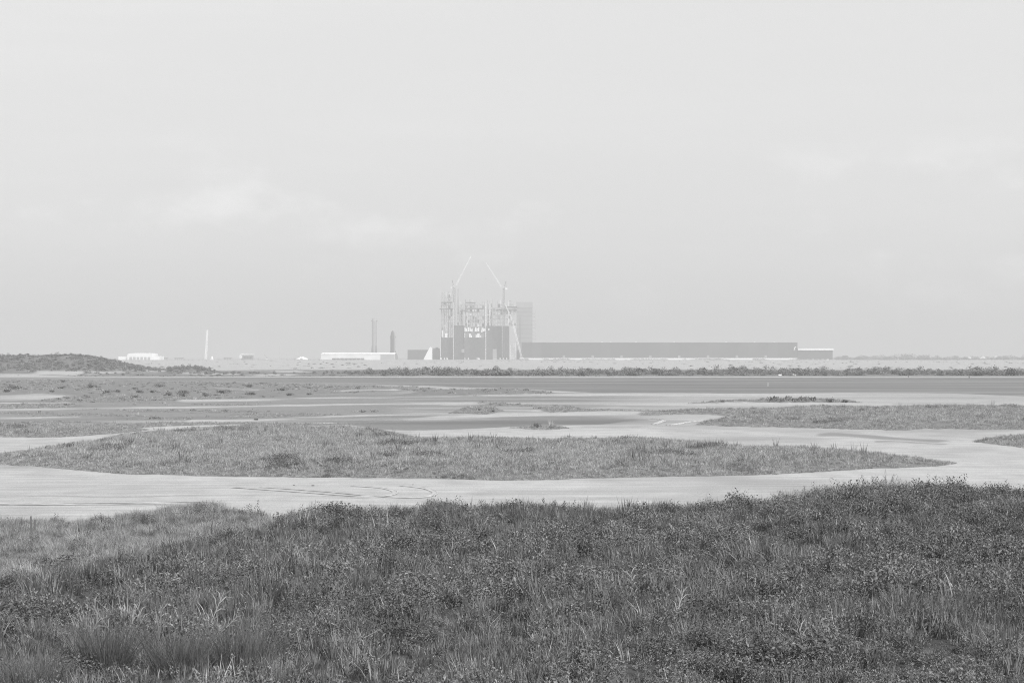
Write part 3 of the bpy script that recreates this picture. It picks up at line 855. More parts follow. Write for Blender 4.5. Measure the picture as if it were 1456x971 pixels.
def pole(px, top, label, thick=0.5):
    s = Site('utility_mast', px, label, 'mast', 'thin masts along the site', d=3620)
    zt = s.z(top)
    MB().bar((0, 0, 0), (0, 0, zt), thick, thick*0.5).build('shaft', M_STEEL, s.o)
    MB().box(-0.9, 0.9, -0.2, 0.2, zt - 0.9, zt - 0.6).build('crossarm', M_STEEL, s.o)
pole(376.5, 504, 'short thin mast above the dark lifting machine')
pole(397.5, 490, 'tallest thin mast, between the small office and the dome tent')
pole(407, 500, 'thin mast just left of the white dome tent')
pole(389, 501, 'thin mast midway between the office and the dome tent')
pole(566.5, 497, 'thin mast between the rockets and the low dark hall')

# white trailers parked along the foot of the construction frame
def trailer(px, wpx, label, d=3635):
    s = Site('site_trailer', px, label, 'trailer', 'white trailers at the foot of the construction frame', d=d)
    wd = wpx*d/F/2
    b = MB().box(-wd, wd, -1.3, 1.3, 0.9, 3.6).build('body', M_WHITE, s.o)
    MB().box(-wd*0.7, -wd*0.2, -1.36, -1.31, 1.0, 3.0).build('door', M_PALE, b)
    for sx in (-0.55, 0.55):
        w_ = MB().lathe([(0.05, 0), (0.45, 0), (0.45, 0.3), (0.05, 0.3)], 12).build('wheel', M_BLACK, s.o, loc=(sx*wd, -0.8, 0.45)); w_.rotation_euler = (math.radians(90), 0, 0)
for px, wpx, lab in ((627.2, 1.6, 'small white trailer under the first corner post of the frame'), (631.8, 1.4, 'small white trailer before the left dark wall, second of its row'),
                     (635.6, 2.4, 'longer white trailer before the left dark wall, third of its row'), (661, 1.4, 'small white trailer before the middle dark wall, first of its row'),
                     (666, 1.6, 'small white trailer before the middle dark wall, second of its row'), (680, 4.2, 'longest white trailer, before the middle dark wall'),
                     (711, 1.4, 'small white trailer before the wide dark wall, nearest the doorway'), (716, 1.3, 'small white trailer before the wide dark wall, middle one'),
                     (720.5, 1.4, 'small white trailer before the wide dark wall, nearest the scaffold')):
    trailer(px, wpx, lab)

# village houses among trees at far right
def house(px, wpx, wall, ridge, label, gable=True):
    d = 3900
    s = Site('village_house', px, label, 'house', 'houses among the trees past the factory', d=d)
    a = wpx*d/F/2; zw, zr = s.z(wall), s.z(ridge)
    MB().box(-a, a, 0, 12, 0, zw).build('wall', M_PALE, s.o)
    r_ = MB()
    if gable: r_.prism([(-a - 0.8, zw), (a + 0.8, zw), (0, zr)], -0.8, 12.8)
    else: r_.add([(-a - 0.8, -0.8, zw), (a + 0.8, -0.8, zw), (a + 0.8, 12.8, zw), (-a - 0.8, 12.8, zw), (-a*0.7, 6, zr), (a*0.7, 6, zr)], [(0, 1, 5, 4), (2, 3, 4, 5), (1, 2, 5), (3, 0, 4)])
    ro = r_.build('roof', M_WHITE2 if gable else M_STEEL, s.o)
    MB().box(a*0.3, a*0.3 + 0.9, 4, 4.9, zw + 0.3, zr + 0.9).build('chimney', M_PALE, ro)
    for sx in (-0.55, 0.3):
        w_ = MB().box(a*sx, a*sx + a*0.3, -0.12, -0.01, zw*0.35, zw*0.75).build('window', M_GLASS, s.o)
    MB().box(-0.2*a, 0.1*a, -0.12, -0.01, 0, zw*0.6).build('door', M_CLAD2, s.o)
house(1379, 6, 510.5, 507.0, 'first gabled white-roofed house past the long pale roof')
house(1389, 9, 509.5, 506.8, 'wide grey-roofed house between two gabled houses', False)
house(1399, 7, 510, 506.5, 'gabled house in the middle of the far village row')
house(1418, 7, 510, 505.2, 'gabled house after the gap in the far village row')
house(1430, 8, 509.6, 506.8, 'wide grey-roofed house second from the village end', False)
house(1441, 6, 511, 508.4, 'small low white-roofed house at the village end')
vr = Site('pale_roof_hall', 1277, 'long pale low-arched hall among the far trees', 'building', d=3800)
vp = [(vr.x(1256), 0), (vr.x(1298), 0)] + [(vr.x(1298 - 42*i/10), vr.z(511.6 - 2.3*math.sin(math.pi*i/10)**0.8)) for i in range(11)]
MB().prism(vp, 0, 40).build('roof_shell', M_WHITE2, vr.o)
vr.box('wall', M_PALE, 1257, 1297, 511.5, GND, -0.8, -0.1)

# ------------------------------------------------------------------ plants
def blades(n, hgt, spread, w, lean, seed, segs=2, hvar=0.4, curl=0.5):
    """a tuft of bent grass blades"""
    r = random.Random(seed); mb = MB()
    for i in range(n):
        a = r.uniform(0, 6.283); rr = spread*math.sqrt(r.random())
        bx, by = rr*math.cos(a), rr*math.sin(a)
        da = a + r.gauss(0, 0.9)
        h = hgt*(1 + r.uniform(-hvar, hvar)); ln = abs(r.gauss(0, lean)) + 0.05
        dx, dy = math.cos(da), math.sin(da)
        wa = r.uniform(0, 6.283); wx, wy = math.cos(wa)*w/2, math.sin(wa)*w/2
        vs = []; fs = []
        for k in range(segs):
            t = k/segs
            off = h*(ln*t + curl*ln*t*t); z = h*t*(1 - 0.25*ln*t)
            ww = 1 - 0.5*t
            vs += [(bx + dx*off - wx*ww, by + dy*off - wy*ww, z - 0.03*(k == 0)), (bx + dx*off + wx*ww, by + dy*off + wy*ww, z - 0.03*(k == 0))]
        off = h*(ln + curl*ln); vs.append((bx + dx*off, by + dy*off, h*(1 - 0.25*ln)))
        for k in range(segs - 1):
            fs.append((2*k, 2*k + 1, 2*k + 3, 2*k + 2))
        fs.append((2*segs - 2, 2*segs - 1, 2*segs))
        mb.add(vs, fs)
    return mb
def leaves(n, rx, rz, size, seed, lumps=6, up=0.5, fill=0.5, z0=0.0):
    """a lumpy crown of separate small leaves"""
    r = random.Random(seed); mb = MB()
    cs = []
    for i in range(lumps):
        a = r.uniform(0, 6.283); q = math.sqrt(r.random())*0.62
        k = r.uniform(0.42, 0.7)
        cs.append((math.cos(a)*q*rx, math.sin(a)*q*rx, rz*r.uniform(0.25, 0.62)*(1 - 0.3*q), rx*k, rz*k*0.75))
    for i in range(n):
        cx, cy, cz, sx, sz = r.choice(cs)
        v = Vector((r.gauss(0, 1), r.gauss(0, 1), r.gauss(0, 1))).normalized()
        q = 1 - fill*r.random()**1.5
        p = Vector((cx + v.x*sx*q, cy + v.y*sx*q, max(cz + v.z*sz*q, 0.02*rz)))
        nrm = (v*0.7 + Vector((r.gauss(0, .6), r.gauss(0, .6), r.gauss(0, .6) + up))).normalized()
        a = nrm.cross(Vector((r.gauss(0, 1), r.gauss(0, 1), r.gauss(0, 1)))).normalized(); b = nrm.cross(a)
        s = size*r.uniform(0.6, 1.4); l = s*1.25
        p.z += z0
        mb.add([p - a*l*0.5, p + b*s*0.32 + nrm*s*0.08, p + a*l*0.5, p - b*s*0.32 + nrm*s*0.08], [(0, 1, 2, 3)])
    return mb
def herb(n, hgt, spread, leaf, seed, per=11, narrow=0.22):
    """upright leafy stems: many short leaves set along each stem"""
    r = random.Random(seed); mb = MB()
    for i in range(n):
        a = r.uniform(0, 6.283); rr = spread*math.sqrt(r.random())
        ln = r.gauss(0, 0.16) + rr/spread*0.25
        d = Vector((math.cos(a)*ln, math.sin(a)*ln, 1)).normalized(); h = hgt*r.uniform(0.6, 1.15)
        b0 = Vector((math.cos(a)*rr, math.sin(a)*rr, -0.02))
        for k in range(per):
            t = 0.15 + 0.85*(k + r.random()*0.6)/per
            p = b0 + d*(h*t); la = k*2.4 + r.uniform(-.5, .5); up = r.uniform(0.4, 1.8)
            e = Vector((math.cos(la), math.sin(la), up)).normalized()*leaf*r.uniform(0.7, 1.35)*(1.15 - 0.5*t)
            s_ = e.cross(Vector((r.gauss(0, .5), r.gauss(0, .5), 1))).normalized()*leaf*narrow
            mb.add([p, p + e*0.5 + s_, p + e + Vector((0, 0, -0.1*leaf)), p + e*0.5 - s_], [(0, 1, 2, 3)])
    return mb
def twigs(n, hgt, spread, w, seed, forks=3):
    r = random.Random(seed); mb = MB()
    for i in range(n):
        a = r.uniform(0, 6.283); t = abs(r.gauss(0, spread))
        d = Vector((math.cos(a)*t, math.sin(a)*t, 1)).normalized()
        h = hgt*r.uniform(0.55, 1.1); tip = d*h
        mb.bar((d.x*0.05, d.y*0.05, -0.04), tip, w, w*0.35)
        for k in range(forks):
            q = r.uniform(0.35, 0.9); p = d*h*q
            e = (d + Vector((r.gauss(0, .5), r.gauss(0, .5), r.gauss(0.1, .3)))).normalized()
            mb.bar(p, p + e*h*r.uniform(0.18, 0.4), w*0.55, w*0.25)
    return mb

def library(name, meshes):
    c_ = bpy.data.collections.new(name)
    for i, me in enumerate(meshes):
        o = bpy.data.objects.new('%s_%02d' % (name, i), me); c_.objects.link(o)
    return c_

def instancer(name, coll, P, rot, scl, idx, label):
    """one mass of plants: a cloud of points, each carrying a plant from the collection"""
    me = bpy.data.meshes.new(name)
    n = len(P)
    me.vertices.add(n); me.vertices.foreach_set('co', np.asarray(P, np.float32).ravel())
    a = me.attributes.new('rot', 'FLOAT_VECTOR', 'POINT'); a.data.foreach_set('vector', np.asarray(rot, np.float32).ravel())
    a = me.attributes.new('scl', 'FLOAT_VECTOR', 'POINT'); a.data.foreach_set('vector', np.asarray(scl, np.float32).ravel())
    a = me.attributes.new('idx', 'INT', 'POINT'); a.data.foreach_set('value', np.asarray(idx, np.int32))
    o = link(name, me)
    ng = bpy.data.node_groups.new(name + '_nodes', 'GeometryNodeTree')
    ng.interface.new_socket('Geometry', in_out='INPUT', socket_type='NodeSocketGeometry')
    ng.interface.new_socket('Geometry', in_out='OUTPUT', socket_type='NodeSocketGeometry')
    N, L = ng.nodes, ng.links
    gi, go = N.new('NodeGroupInput'), N.new('NodeGroupOutput')
    ci = N.new('GeometryNodeCollectionInfo'); ci.inputs['Collection'].default_value = coll
    ci.inputs['Separate Children'].default_value = True; ci.inputs['Reset Children'].default_value = True
    ip = N.new('GeometryNodeInstanceOnPoints'); ip.inputs['Pick Instance'].default_value = True
    def at(nm, ty):
        q_ = N.new('GeometryNodeInputNamedAttribute'); q_.data_type = ty; q_.inputs['Name'].default_value = nm
        return q_.outputs['Attribute']
    e2r = N.new('FunctionNodeEulerToRotation')
    L.new(at('rot', 'FLOAT_VECTOR'), e2r.inputs[0]); L.new(e2r.outputs[0], ip.inputs['Rotation'])
    L.new(at('scl', 'FLOAT_VECTOR'), ip.inputs['Scale']); L.new(at('idx', 'INT'), ip.inputs['Instance Index'])
    L.new(gi.outputs[0], ip.inputs['Points']); L.new(ci.outputs[0], ip.inputs['Instance']); L.new(ip.outputs[0], go.inputs[0])
    md = o.modifiers.new('scatter', 'NODES'); md.node_group = ng
    return tag(o, label, kind='stuff')

def scatter(n, dmin, dmax, umax, power=1.0):
    """n random ground points between two distances, across the view and a margin; more per area close by"""
    t = RNG.random(n)
    d = (dmin**(2 - power) + t*(dmax**(2 - power) - dmin**(2 - power)))**(1/(2 - power)) if abs(power - 2) > 1e-6 else dmin*(dmax/dmin)**t
    u = RNG.uniform(-umax, umax, n)
    return u*d, d
def rots(n, tilt=0.12):
    r = np.zeros((n, 3)); r[:,0] = RNG.normal(0, tilt, n); r[:,1] = RNG.normal(0, tilt, n); r[:,2] = RNG.uniform(0, 6.283, n)
    return r

# --- near dune
near_lib = library('near_plants', [
    blades(28, 0.24, 0.12, 0.015, 0.20, 1, curl=0.3).mesh('tuft', M_GRASS), blades(24, 0.19, 0.13, 0.017, 0.40, 2).mesh('tuft', M_GRASS),
    blades(28, 0.30, 0.11, 0.014, 0.15, 3, curl=0.3).mesh('tuft', M_GRASS), blades(24, 0.20, 0.15, 0.015, 0.55, 4).mesh('tuft', M_GRASS2),
    blades(9, 0.30, 0.10, 0.012, 0.22, 5).mesh('tuft', M_STRAW),
    herb(9, 0.30, 0.14, 0.072, 6, 11, 0.15).mesh('herb', M_LEAF), herb(8, 0.36, 0.12, 0.065, 7, 13, 0.15).mesh('herb', M_LEAF), herb(12, 0.24, 0.20, 0.065, 8, 8, 0.26).mesh('herb', M_LEAF),
    blades(60, 0.26, 0.18, 0.008, 0.45, 9).mesh('tuft', M_BROOM), herb(11, 0.28, 0.17, 0.07, 10, 11, 0.16).mesh('herb', M_DARKLEAF),
    blades(50, 0.24, 0.2, 0.010, 0.40, 11).mesh('tuft', M_GRASS2),
    leaves(520, 0.55, 0.46, 0.042, 12, 8, 0.9, 0.35).mesh('cushion', M_LEAF), leaves(520, 0.48, 0.50, 0.040, 13, 8, 0.9, 0.35).mesh('cushion', M_DARKLEAF),
])
x, d = scatter(88000, 20, 84, 0.34, 0.9)
z, veg, wet = terrain(x, d)
_, cov, near = dune(x, d)
clump = fbm(x/0.55, d/0.8, 92, 3)          # plants stand in clumps with hollows between
keep = (cov > 0.45) & (RNG.random(len(x)) < np.clip(0.58 + 1.5*clump, 0.30, 1))
x, d, z, near, clump = x[keep], d[keep], z[keep], near[keep], clump[keep]
patch = fbm(x/2.6, d/3.4, 91, 3) + 0.30*sst(3, 9, x)*sst(34, 44, d)      # leafy patches against grassy ones
n = len(x)
r_ = RNG.random(n)
idx = np.where(r_ < 0.36, 0, np.where(r_ < 0.60, 1, np.where(r_ < 0.84, 2, np.where(r_ < 0.94, 5, 4))))
r2 = RNG.random(n)
kind = np.where(r2 < 0.30, 5, np.where(r2 < 0.56, 6, np.where(r2 < 0.74, 7, np.where(r2 < 0.975, 9, np.where(r2 < 0.99, 11, 12)))))
leafy = (RNG.random(n) < np.clip(0.42 + 1.6*patch, 0.08, 0.95))
idx = np.where(leafy, kind, idx)
s = np.ones(n)
cush = (RNG.random(n) < 0.010*np.clip(1 + 2.5*patch, 0.3, 3)) & (near > 0.9)
idx = np.where(cush, 11 + RNG.integers(0, 2, n), idx)
idx = np.where((near < 0.3) & (RNG.random(n) < 0.85), np.where(RNG.random(n) < 0.3, 8, 10), idx)
s = np.where(idx > 10, RNG.uniform(0.6, 1.0, n), RNG.uniform(0.55, 1.2, n))*np.where(near < 0.3, 0.85, 1.0)*(0.8 + 0.2*sst(24, 36, d))*np.clip(0.92 + 1.0*clump, 0.4, 1.5)
instancer('dune_grass', near_lib, np.stack([x, d, z], 1), rots(n, 0.14), np.stack([s, s, s*RNG.uniform(0.75, 1.15, n)], 1), idx, 'dense dark dune grass and low leafy herbs on the near dune')

# --- mounds on the flats
mid_lib = library('mound_plants', [
    blades(28, 0.20, 0.20, 0.026, 0.40, 21).mesh('tuft', M_GRASS2), blades(26, 0.17, 0.22, 0.028, 0.5, 22).mesh('tuft', M_GRASS2),
    blades(20, 0.26, 0.16, 0.026, 0.25, 23).mesh('tuft', M_MOUND), herb(10, 0.24, 0.18, 0.06, 24, 8, 0.3).mesh('herb', M_MOUND),
    blades(14, 0.26, 0.18, 0.026, 0.30, 25).mesh('tuft', M_STRAW), herb(12, 0.28, 0.24, 0.07, 26, 8, 0.3).mesh('herb', M_LEAF),
    blades(14, 0.50, 0.14, 0.03, 0.15, 27).mesh('tuft', M_GRASS),
])
def mound_cover(name, n, d0, d1, umax, vmin, label, big=1.0, seed=0, extra=None):
    x, d = scatter(n, d0, d1, umax, 0.6)
    z, veg, wet = terrain(x, d)
    hgt = np.clip(z/0.45, 0, 1)
    keep = (veg > vmin) & (RNG.random(n) < np.clip(veg*1.1 - 0.1, 0, 1)) & (z > -0.05)
    keep &= RNG.random(n) < np.clip(0.9 + 0.7*fbm(x/3, d/5, 95 + seed, 3), 0.3, 1)
    if extra is not None: keep &= extra(x, d)
    x, d, z, hgt, veg = x[keep], d[keep], z[keep], hgt[keep], veg[keep]
    n = len(x); r_ = RNG.random(n)
    pt = fbm(x/3, d/5, 96 + seed, 3)
    idx = np.where(r_ < 0.40, 0, np.where(r_ < 0.70, 1, np.where(r_ < 0.80, 2, np.where(r_ < 0.94, 3, 4))))
    idx = np.where((pt > 0.44) & (RNG.random(n) < 0.5), 5, idx)
    idx = np.where((RNG.random(n) < 0.005) & (hgt > 0.7), 6, idx)
    s = big*RNG.uniform(0.6, 1.2, n)*(0.55 + 0.45*hgt)
    instancer(name, mid_lib, np.stack([x, d, z], 1), rots(n, 0.12), np.stack([s, s, s*RNG.uniform(0.7, 1.2, n)], 1), idx, label)
mound_cover('mound_grass', 120000, 97, 172, 0.34, 0.5, 'pale grass and herbs on the low mounds across the middle flats', 1.0, 0)
mound_cover('far_mound_grass', 60000, 172, 300, 0.32, 0.55, 'grass on the farther low mounds toward the water', 1.05, 3)

# --- scrub: belt along the far bank, far dunes, thin cover on the grey flats
scrub_lib = library('scrub_plants', [leaves(170, 1.9, 1.9, 0.34, 31, 7).mesh('scrub', M_SCRUB), leaves(150, 2.3, 1.5, 0.34, 32, 8).mesh('scrub', M_SCRUB),
    leaves(150, 1.5, 2.3, 0.32, 33, 6).mesh('scrub', M_SCRUB), leaves(120, 2.6, 1.1, 0.36, 34, 9).mesh('scrub', M_LEAF)])
x, d = scatter(11000, 615, 960, 0.40, 0.2)
z, veg, wet = terrain(x, d)
px = 728 + x/d*F
front = (d > 636) & (d < 700) & (px > 330)
gate = fbm(x/16, d/30, 101, 3)
keep = (front & (RNG.random(len(x)) < np.clip(0.3 + 0.9*sst(430, 600, px) + 0.7*gate, 0.1, 1))) | ((z > 1.0) & (d < 950) & (d > 690))
keep |= (d > 640) & (d < 720) & (px <= 330) & (gate > 0.0) & (RNG.random(len(x)) < 0.5)
x, d, z, px = x[keep], d[keep], z[keep], px[keep]
n = len(x); idx = RNG.integers(0, 4, n)
s = RNG.uniform(0.7, 1.25, n)*(1.0 + 0.5*fbm(x/14, d/12, 102, 2))
s = np.where(px < 520, s*0.55, s); s = np.where(z > 1.2, RNG.uniform(0.35, 0.75, n), s)
xh, dh = scatter(9000, 700, 900, 0.40, 0.2)
zh, _, _ = terrain(xh, dh); kh = (zh > 0.8) & (728 + xh/dh*F < 330); xh, dh, zh = xh[kh], dh[kh], zh[kh]
sh_ = RNG.uniform(0.25, 0.6, len(xh)); m_ = len(xh)
instancer('dune_scrub', scrub_lib, np.stack([xh, dh, zh - 0.1], 1), rots(m_, 0.05), np.stack([sh_, sh_, sh_], 1), RNG.integers(0, 4, m_), 'close low scrub covering the far dunes by the white hangar')
instancer('bank_scrub', scrub_lib, np.stack([x, d, z - 0.1], 1), rots(n, 0.05), np.stack([s, s, s], 1), idx, 'dark belt of scrub along the far bank')
# low plants on the grey flats
low_lib = library('flat_plants', [leaves(40, 0.7, 0.30, 0.16, 41).mesh('mat', M_LEAF), leaves(40, 0.9, 0.35, 0.17, 42).mesh('mat', M_MOUND), blades(20, 0.35, 0.4, 0.05, 0.4, 43).mesh('tuft', M_GRASS2)])
x, d = scatter(30000, 178, 640, 0.36, 0.0)
z, veg, wet = terrain(x, d)
px = 728 + x/d*F
keep = (veg > 0.35) & (z > -0.05) & (RNG.random(len(x)) < np.clip(0.22 + 0.8*fbm(x/12, d/30, 111, 4), 0.06, 0.7)) & (px < 930)
x, d, z = x[keep], d[keep], z[keep]
n = len(x); s = RNG.uniform(0.4, 0.95, n)
instancer('flat_herbs', low_lib, np.stack([x, d, z], 1), rots(n, 0.05), np.stack([s, s, s], 1), RNG.integers(0, 3, n), 'thin low herbs on the grey flats before the water')
# trees in the far village, one mass against the sky
x, d = scatter(2600, 3400, 4300, 0.36, 0.0)
px = 728 + x/d*F
keep = ((px > 1190) & (RNG.random(len(x)) < 0.9)) | ((px > 735) & (px < 1180) & (d < 3560) & (RNG.random(len(x)) < 0.12)) | ((px < 625) & (RNG.random(len(x)) < 0.035))
x, d, px = x[keep], d[keep], px[keep]; n = len(x)
z, _, _ = terrain(x, d)
s = RNG.uniform(1.2, 2.2, n)*np.where(px > 1190, 1.6 + 1.7*fbm(x/45, d*0 + 3, 121, 3), 0.55)
instancer('far_trees', scrub_lib, np.stack([x, d, z - 0.3], 1), rots(n, 0.03), np.stack([s*1.6, s*1.6, s*1.25], 1), RNG.integers(0, 4, n), 'hazy far tree line and scrub round the site')

x = RNG.uniform(15, 570, 1500); d = RNG.uniform(3585, 3655, 1500)
keep = RNG.random(1500) < sst(-0.05, 0.35, fbm(x/22, d*0 + 7, 131, 3))
x, d = x[keep], d[keep]
xf, df = scatter(2600, 900, 3300, 0.36, 0.3); kf = fbm(xf/60, df/200, 133, 3) > 0.05
x, d = np.concatenate([x, xf[kf]]), np.concatenate([d, df[kf]]); n = len(x)
z, _, _ = terrain(x, d); s = np.where(d > 3400, RNG.uniform(0.5, 1.25, n), RNG.uniform(0.2, 0.6, n))
instancer('site_scrub', scrub_lib, np.stack([x, d, z - 0.2], 1), rots(n, 0.03), np.stack([s*1.8, s*1.8, s], 1), RNG.integers(0, 4, n), 'low scrub hiding stretches of the long factory base')
# ------------------------------------------------------------------ single plants
def ground_at(px, d):
    x = gx(px, d); z, _, _ = terrain(np.array([x]), np.array([float(d)])); return x, float(z[0])
def on_view(px, py):
    """first ground point seen at that pixel: the root of the plant"""
    ds = np.geomspace(18, 900, 2600); xs = gx(px, ds)
    z, _, _ = terrain(xs, ds)
    ray = CAMH - (py - HZ)/F*ds
    i = int(np.argmax(z >= ray))
    return float(xs[i]), float(ds[i]), float(z[i])
def plant(name, px, py, parts, label, cat='shrub', group=None, scale=1.0, sz=None):
    x, d, z = on_view(px, py)
    o = tag(empty(name, (x, d, z), random.uniform(0, 6.28)), label, cat, group)
    o.scale = (scale, scale, scale if sz is None else sz)
    for nm, me in parts: link(nm, me, o)
    return o

SHRUB = []
for i in range(3):
    SHRUB.append((leaves(150, 1.0, 0.95, 0.17, 51 + i, 7).mesh('crown', M_DARKLEAF), twigs(9, 0.8, 0.7, 0.05, 61 + i, 1).mesh('stems', M_TWIG)))
flat_shrubs = [  # px of the root, width in px, label
 (22, 553, 26, 'large dark shrub on the grey flat, nearest the picture edge'), (8, 557, 16, 'dark shrub just below the large one at the picture edge'),
 (90, 543, 12, 'small dark shrub standing alone high on the grey flat'), (88, 552, 14, 'small shrub below the lone one, on the grey flat'),
 (75, 557, 12, 'low shrub above the sand tongue on the grey flat'), (130, 551, 18, 'low wide shrub between the lone one and the shrub cluster'),
 (153, 558, 18, 'shrub cluster on the grey flat, its first bush'), (168, 557, 14, 'shrub cluster on the grey flat, its last bush'),
 (191, 553, 12, 'small shrub just past the cluster, higher on the flat'), (191, 565, 14, 'dark round shrub lowest on the grey flat'),
 (199, 558, 16, 'middle-sized shrub above the dark round one'), (217, 558, 16, 'low wide shrub next to the shrub with the dark crest'),
 (228, 550, 20, 'dark crested shrub, tallest of the far ones on the flat'), (240, 562, 20, 'flat dark shrub before the double bush'),
 (262, 559, 20, 'double bush on the grey flat, rear half'), (262, 563, 22, 'double bush on the grey flat, front half'),
 (291, 560, 10, 'thin upright shrub beyond the double bush'), (292, 563, 16, 'dark shrub right after the double bush'),
 (317, 559, 22, 'broad dark shrub at the light sand streak'), (356, 550, 16, 'pale far shrub behind the light sand streak'),
 (357, 561, 18, 'low greyish shrub below the light sand streak'), (402, 555, 18, 'shrub past the end of the light sand streak'),
 (410, 562, 16, 'dark shrub with a pale base near the water end'), (439, 561, 12, 'last dark shrub of the grey flat before the water'),
 (700, 585, 10, 'shrub on the small island before the narrow pool'), (682, 583, 12, 'low shrub on the small island, its sandy end')]
for i, (px, py, wpx, lab) in enumerate(flat_shrubs):
    cr_, st_ = SHRUB[i % 3]
    dd = gd(py)
    sc_ = wpx/F*dd/2.0
    plant('flat_shrub', px, py + 0.4, (('crown', cr_), ('stems', st_)), lab, 'shrub', 'shrubs dotted over the grey flat', sc_, sc_*0.62)
# big round tree in the belt, right
cr_, st_ = leaves(420, 3.2, 3.4, 0.42, 71, 9).mesh('crown', M_DARKLEAF), twigs(7, 2.4, 0.35, 0.25, 72, 2).mesh('trunk', M_TWIG)
plant('scrub_tree', 1437, 534.4, (('crown', cr_), ('trunk', st_)), 'rounded dark tree standing above the bank scrub near the picture edge', 'tree', None, 0.92)
plant('scrub_tree', 1388, 534.4, (('crown', leaves(260, 2.4, 2.6, 0.36, 73, 7).mesh('crown', M_DARKLEAF)), ('trunk', st_)), 'spiky-topped tree rising a little above the bank scrub', 'tree', None, 0.85)

# prickly pears on the small island
def pear(seed, n=26):
    r = random.Random(seed); mb = MB()
    for i in range(n):
        a = r.uniform(0, 6.283); rr = 0.55*math.sqrt(r.random()); zz = r.uniform(0.05, 0.75)*(1 - 0.5*rr)
        c0 = Vector((rr*math.cos(a), rr*math.sin(a), zz)); yaw = r.uniform(0, 3.14); tl = r.gauss(0, 0.4)
        ux = Vector((math.cos(yaw), math.sin(yaw), 0)); uz = (Vector((0, 0, 1)) + ux*tl).normalized(); un = ux.cross(uz).normalized()
        vs = []
        for sgn in (-1, 1):
            for k in range(8):
                q = k*math.pi/4
                vs.append(c0 + ux*(0.10*math.cos(q)) + uz*(0.16*math.sin(q) + 0.12) + un*(0.015*sgn))
        fs = [tuple(range(7, -1, -1)), tuple(range(8, 16))] + [(k, (k+1) % 8, 8 + (k+1) % 8, 8 + k) for k in range(8)]
        mb.add(vs, fs)
    return mb
PEAR = [pear(80 + i).mesh('pads', M_CACTUS) for i in range(3)]
pos = [(1094, 571.6, 'first'), (1103, 570.6, 'second'), (1112, 571.8, 'third'), (1121, 570.8, 'fourth'), (1130, 571.6, 'fifth'), (1138, 570.8, 'sixth'), (1147, 571.4, 'seventh'), (1156, 571.0, 'eighth')]
for i, (px, py, o_) in enumerate(pos):
    plant('prickly_pear', px, py, (('pads', PEAR[i % 3]),), 'dark spiky cactus clump, %s from the sandy end of the small island' % o_, 'cactus', 'cactus clumps on the small island', random.uniform(0.65, 0.9))
for px, py, wpx, lab in ((1182, 571.5, 20, 'low rounded shrub at the end of the cactus row'), (1202, 572.5, 16, 'low shrub at the tip of the small cactus island'), (1027, 571.5, 12, 'little shrub alone on the bare half of the cactus island')):
    sc_ = wpx/F*gd(py)/2
    plant('island_shrub', px, py, (('crown', SHRUB[1][0]), ('stems', SHRUB[1][1])), lab, 'shrub', None, sc_, sc_*0.7)
plant('island_shrub', 764, 607.5, (('crown', SHRUB[0][0]), ('stems', SHRUB[0][1])), 'dark low shrub on the sand spit below the narrow pool', 'shrub', None, 0.5, 0.5)
plant('spiky_weed', 783, 607, (('leaf_blades', blades(30, 0.55, 0.15, 0.04, 0.3, 88).mesh('leaf_blades', M_STRAW)),), 'pale spiky weed next to the dark shrub on the sand spit', 'weed')
plant('spiky_weed', 618, 632, (('stems', twigs(20, 0.62, 0.5, 0.02, 89, 3).mesh('stems', M_TWIG)), ('leaf_blades', leaves(46, 0.5, 0.55, 0.07, 90).mesh('leaf_blades', M_MOUND))), 'tall dark branching weed against the sand on the mound crest', 'weed')
plant('tall_weed', 1000, 640, (('leaf_blades', blades(36, 0.5, 0.4, 0.03, 0.15, 92).mesh('leaf_blades', M_GRASS)),), 'pair of dark upright weeds on the crest of the middle mound', 'weed')

# near dune: fine broom-like bushes, leafy bushes, bare twigs, dry reeds
def broom(px, py, h, w, label, seed):
    mb = blades(700, h*1.12, w*0.85, 0.008, 0.34, seed, 3, 0.42, 0.35)
    return plant('broom_bush', px, py, (('branches', mb.mesh('branches', M_BROOM)), ('stems', twigs(18, h*0.6, 0.5, 0.012, seed + 1, 2).mesh('stems', M_TWIG))), label, 'bush', 'fine-leaved bushes at the foot of the near dune')
def shelf_bush(px, py, rx, rz, label, seed):
    return plant('round_bush', px, py, (('crown', leaves(1300, rx, rz, 0.036, seed, 8, 0.9, 0.35).mesh('crown', M_BROOM)), ('stems', twigs(12, rz*0.8, 0.7, 0.012, seed + 1, 2).mesh('stems', M_TWIG))), label, 'bush', 'round bushes on the grassy shelf')
broom(150, 962, 0.60, 0.36, 'fine-leaved bush at the bottom, below the dry reeds', 201)
broom(255, 958, 0.50, 0.42, 'fine-leaved bush with the darkest shaded base at the bottom', 203)
broom(338, 948, 0.50, 0.52, 'fine-leaved bush right of the darkest one', 205)
broom(40, 985, 0.36, 0.6, 'low fine-leaved bush in the bottom corner', 207)
shelf_bush(205, 748, 0.60, 0.50, 'round fine bush on the grassy shelf beside the sand', 209)
shelf_bush(288, 738, 0.65, 0.52, 'round fine bush on the highest point of the grassy shelf', 211)
def leafy(px, py, rx, rz, label, seed, mat=None, n=700):
    return plant('leafy_bush', px, py, (('crown', leaves(n, rx, rz, 0.055, seed, 9, 0.9, 0.35).mesh('crown', mat or M_LEAF)), ('stems', twigs(10, rz*0.8, 0.8, 0.014, seed + 1, 1).mesh('stems', M_TWIG))), label, 'bush', 'low leafy bushes spread over the near dune')
leafy(690, 785, 0.95, 0.42, 'wide leafy bush in the middle of the near dune, below the sand', 301)
leafy(868, 785, 1.0, 0.45, 'wide leafy bush below the bare twiggy shrub', 303)
leafy(462, 790, 0.9, 0.40, 'wide leafy bush under the twigs on the dune crest', 305)
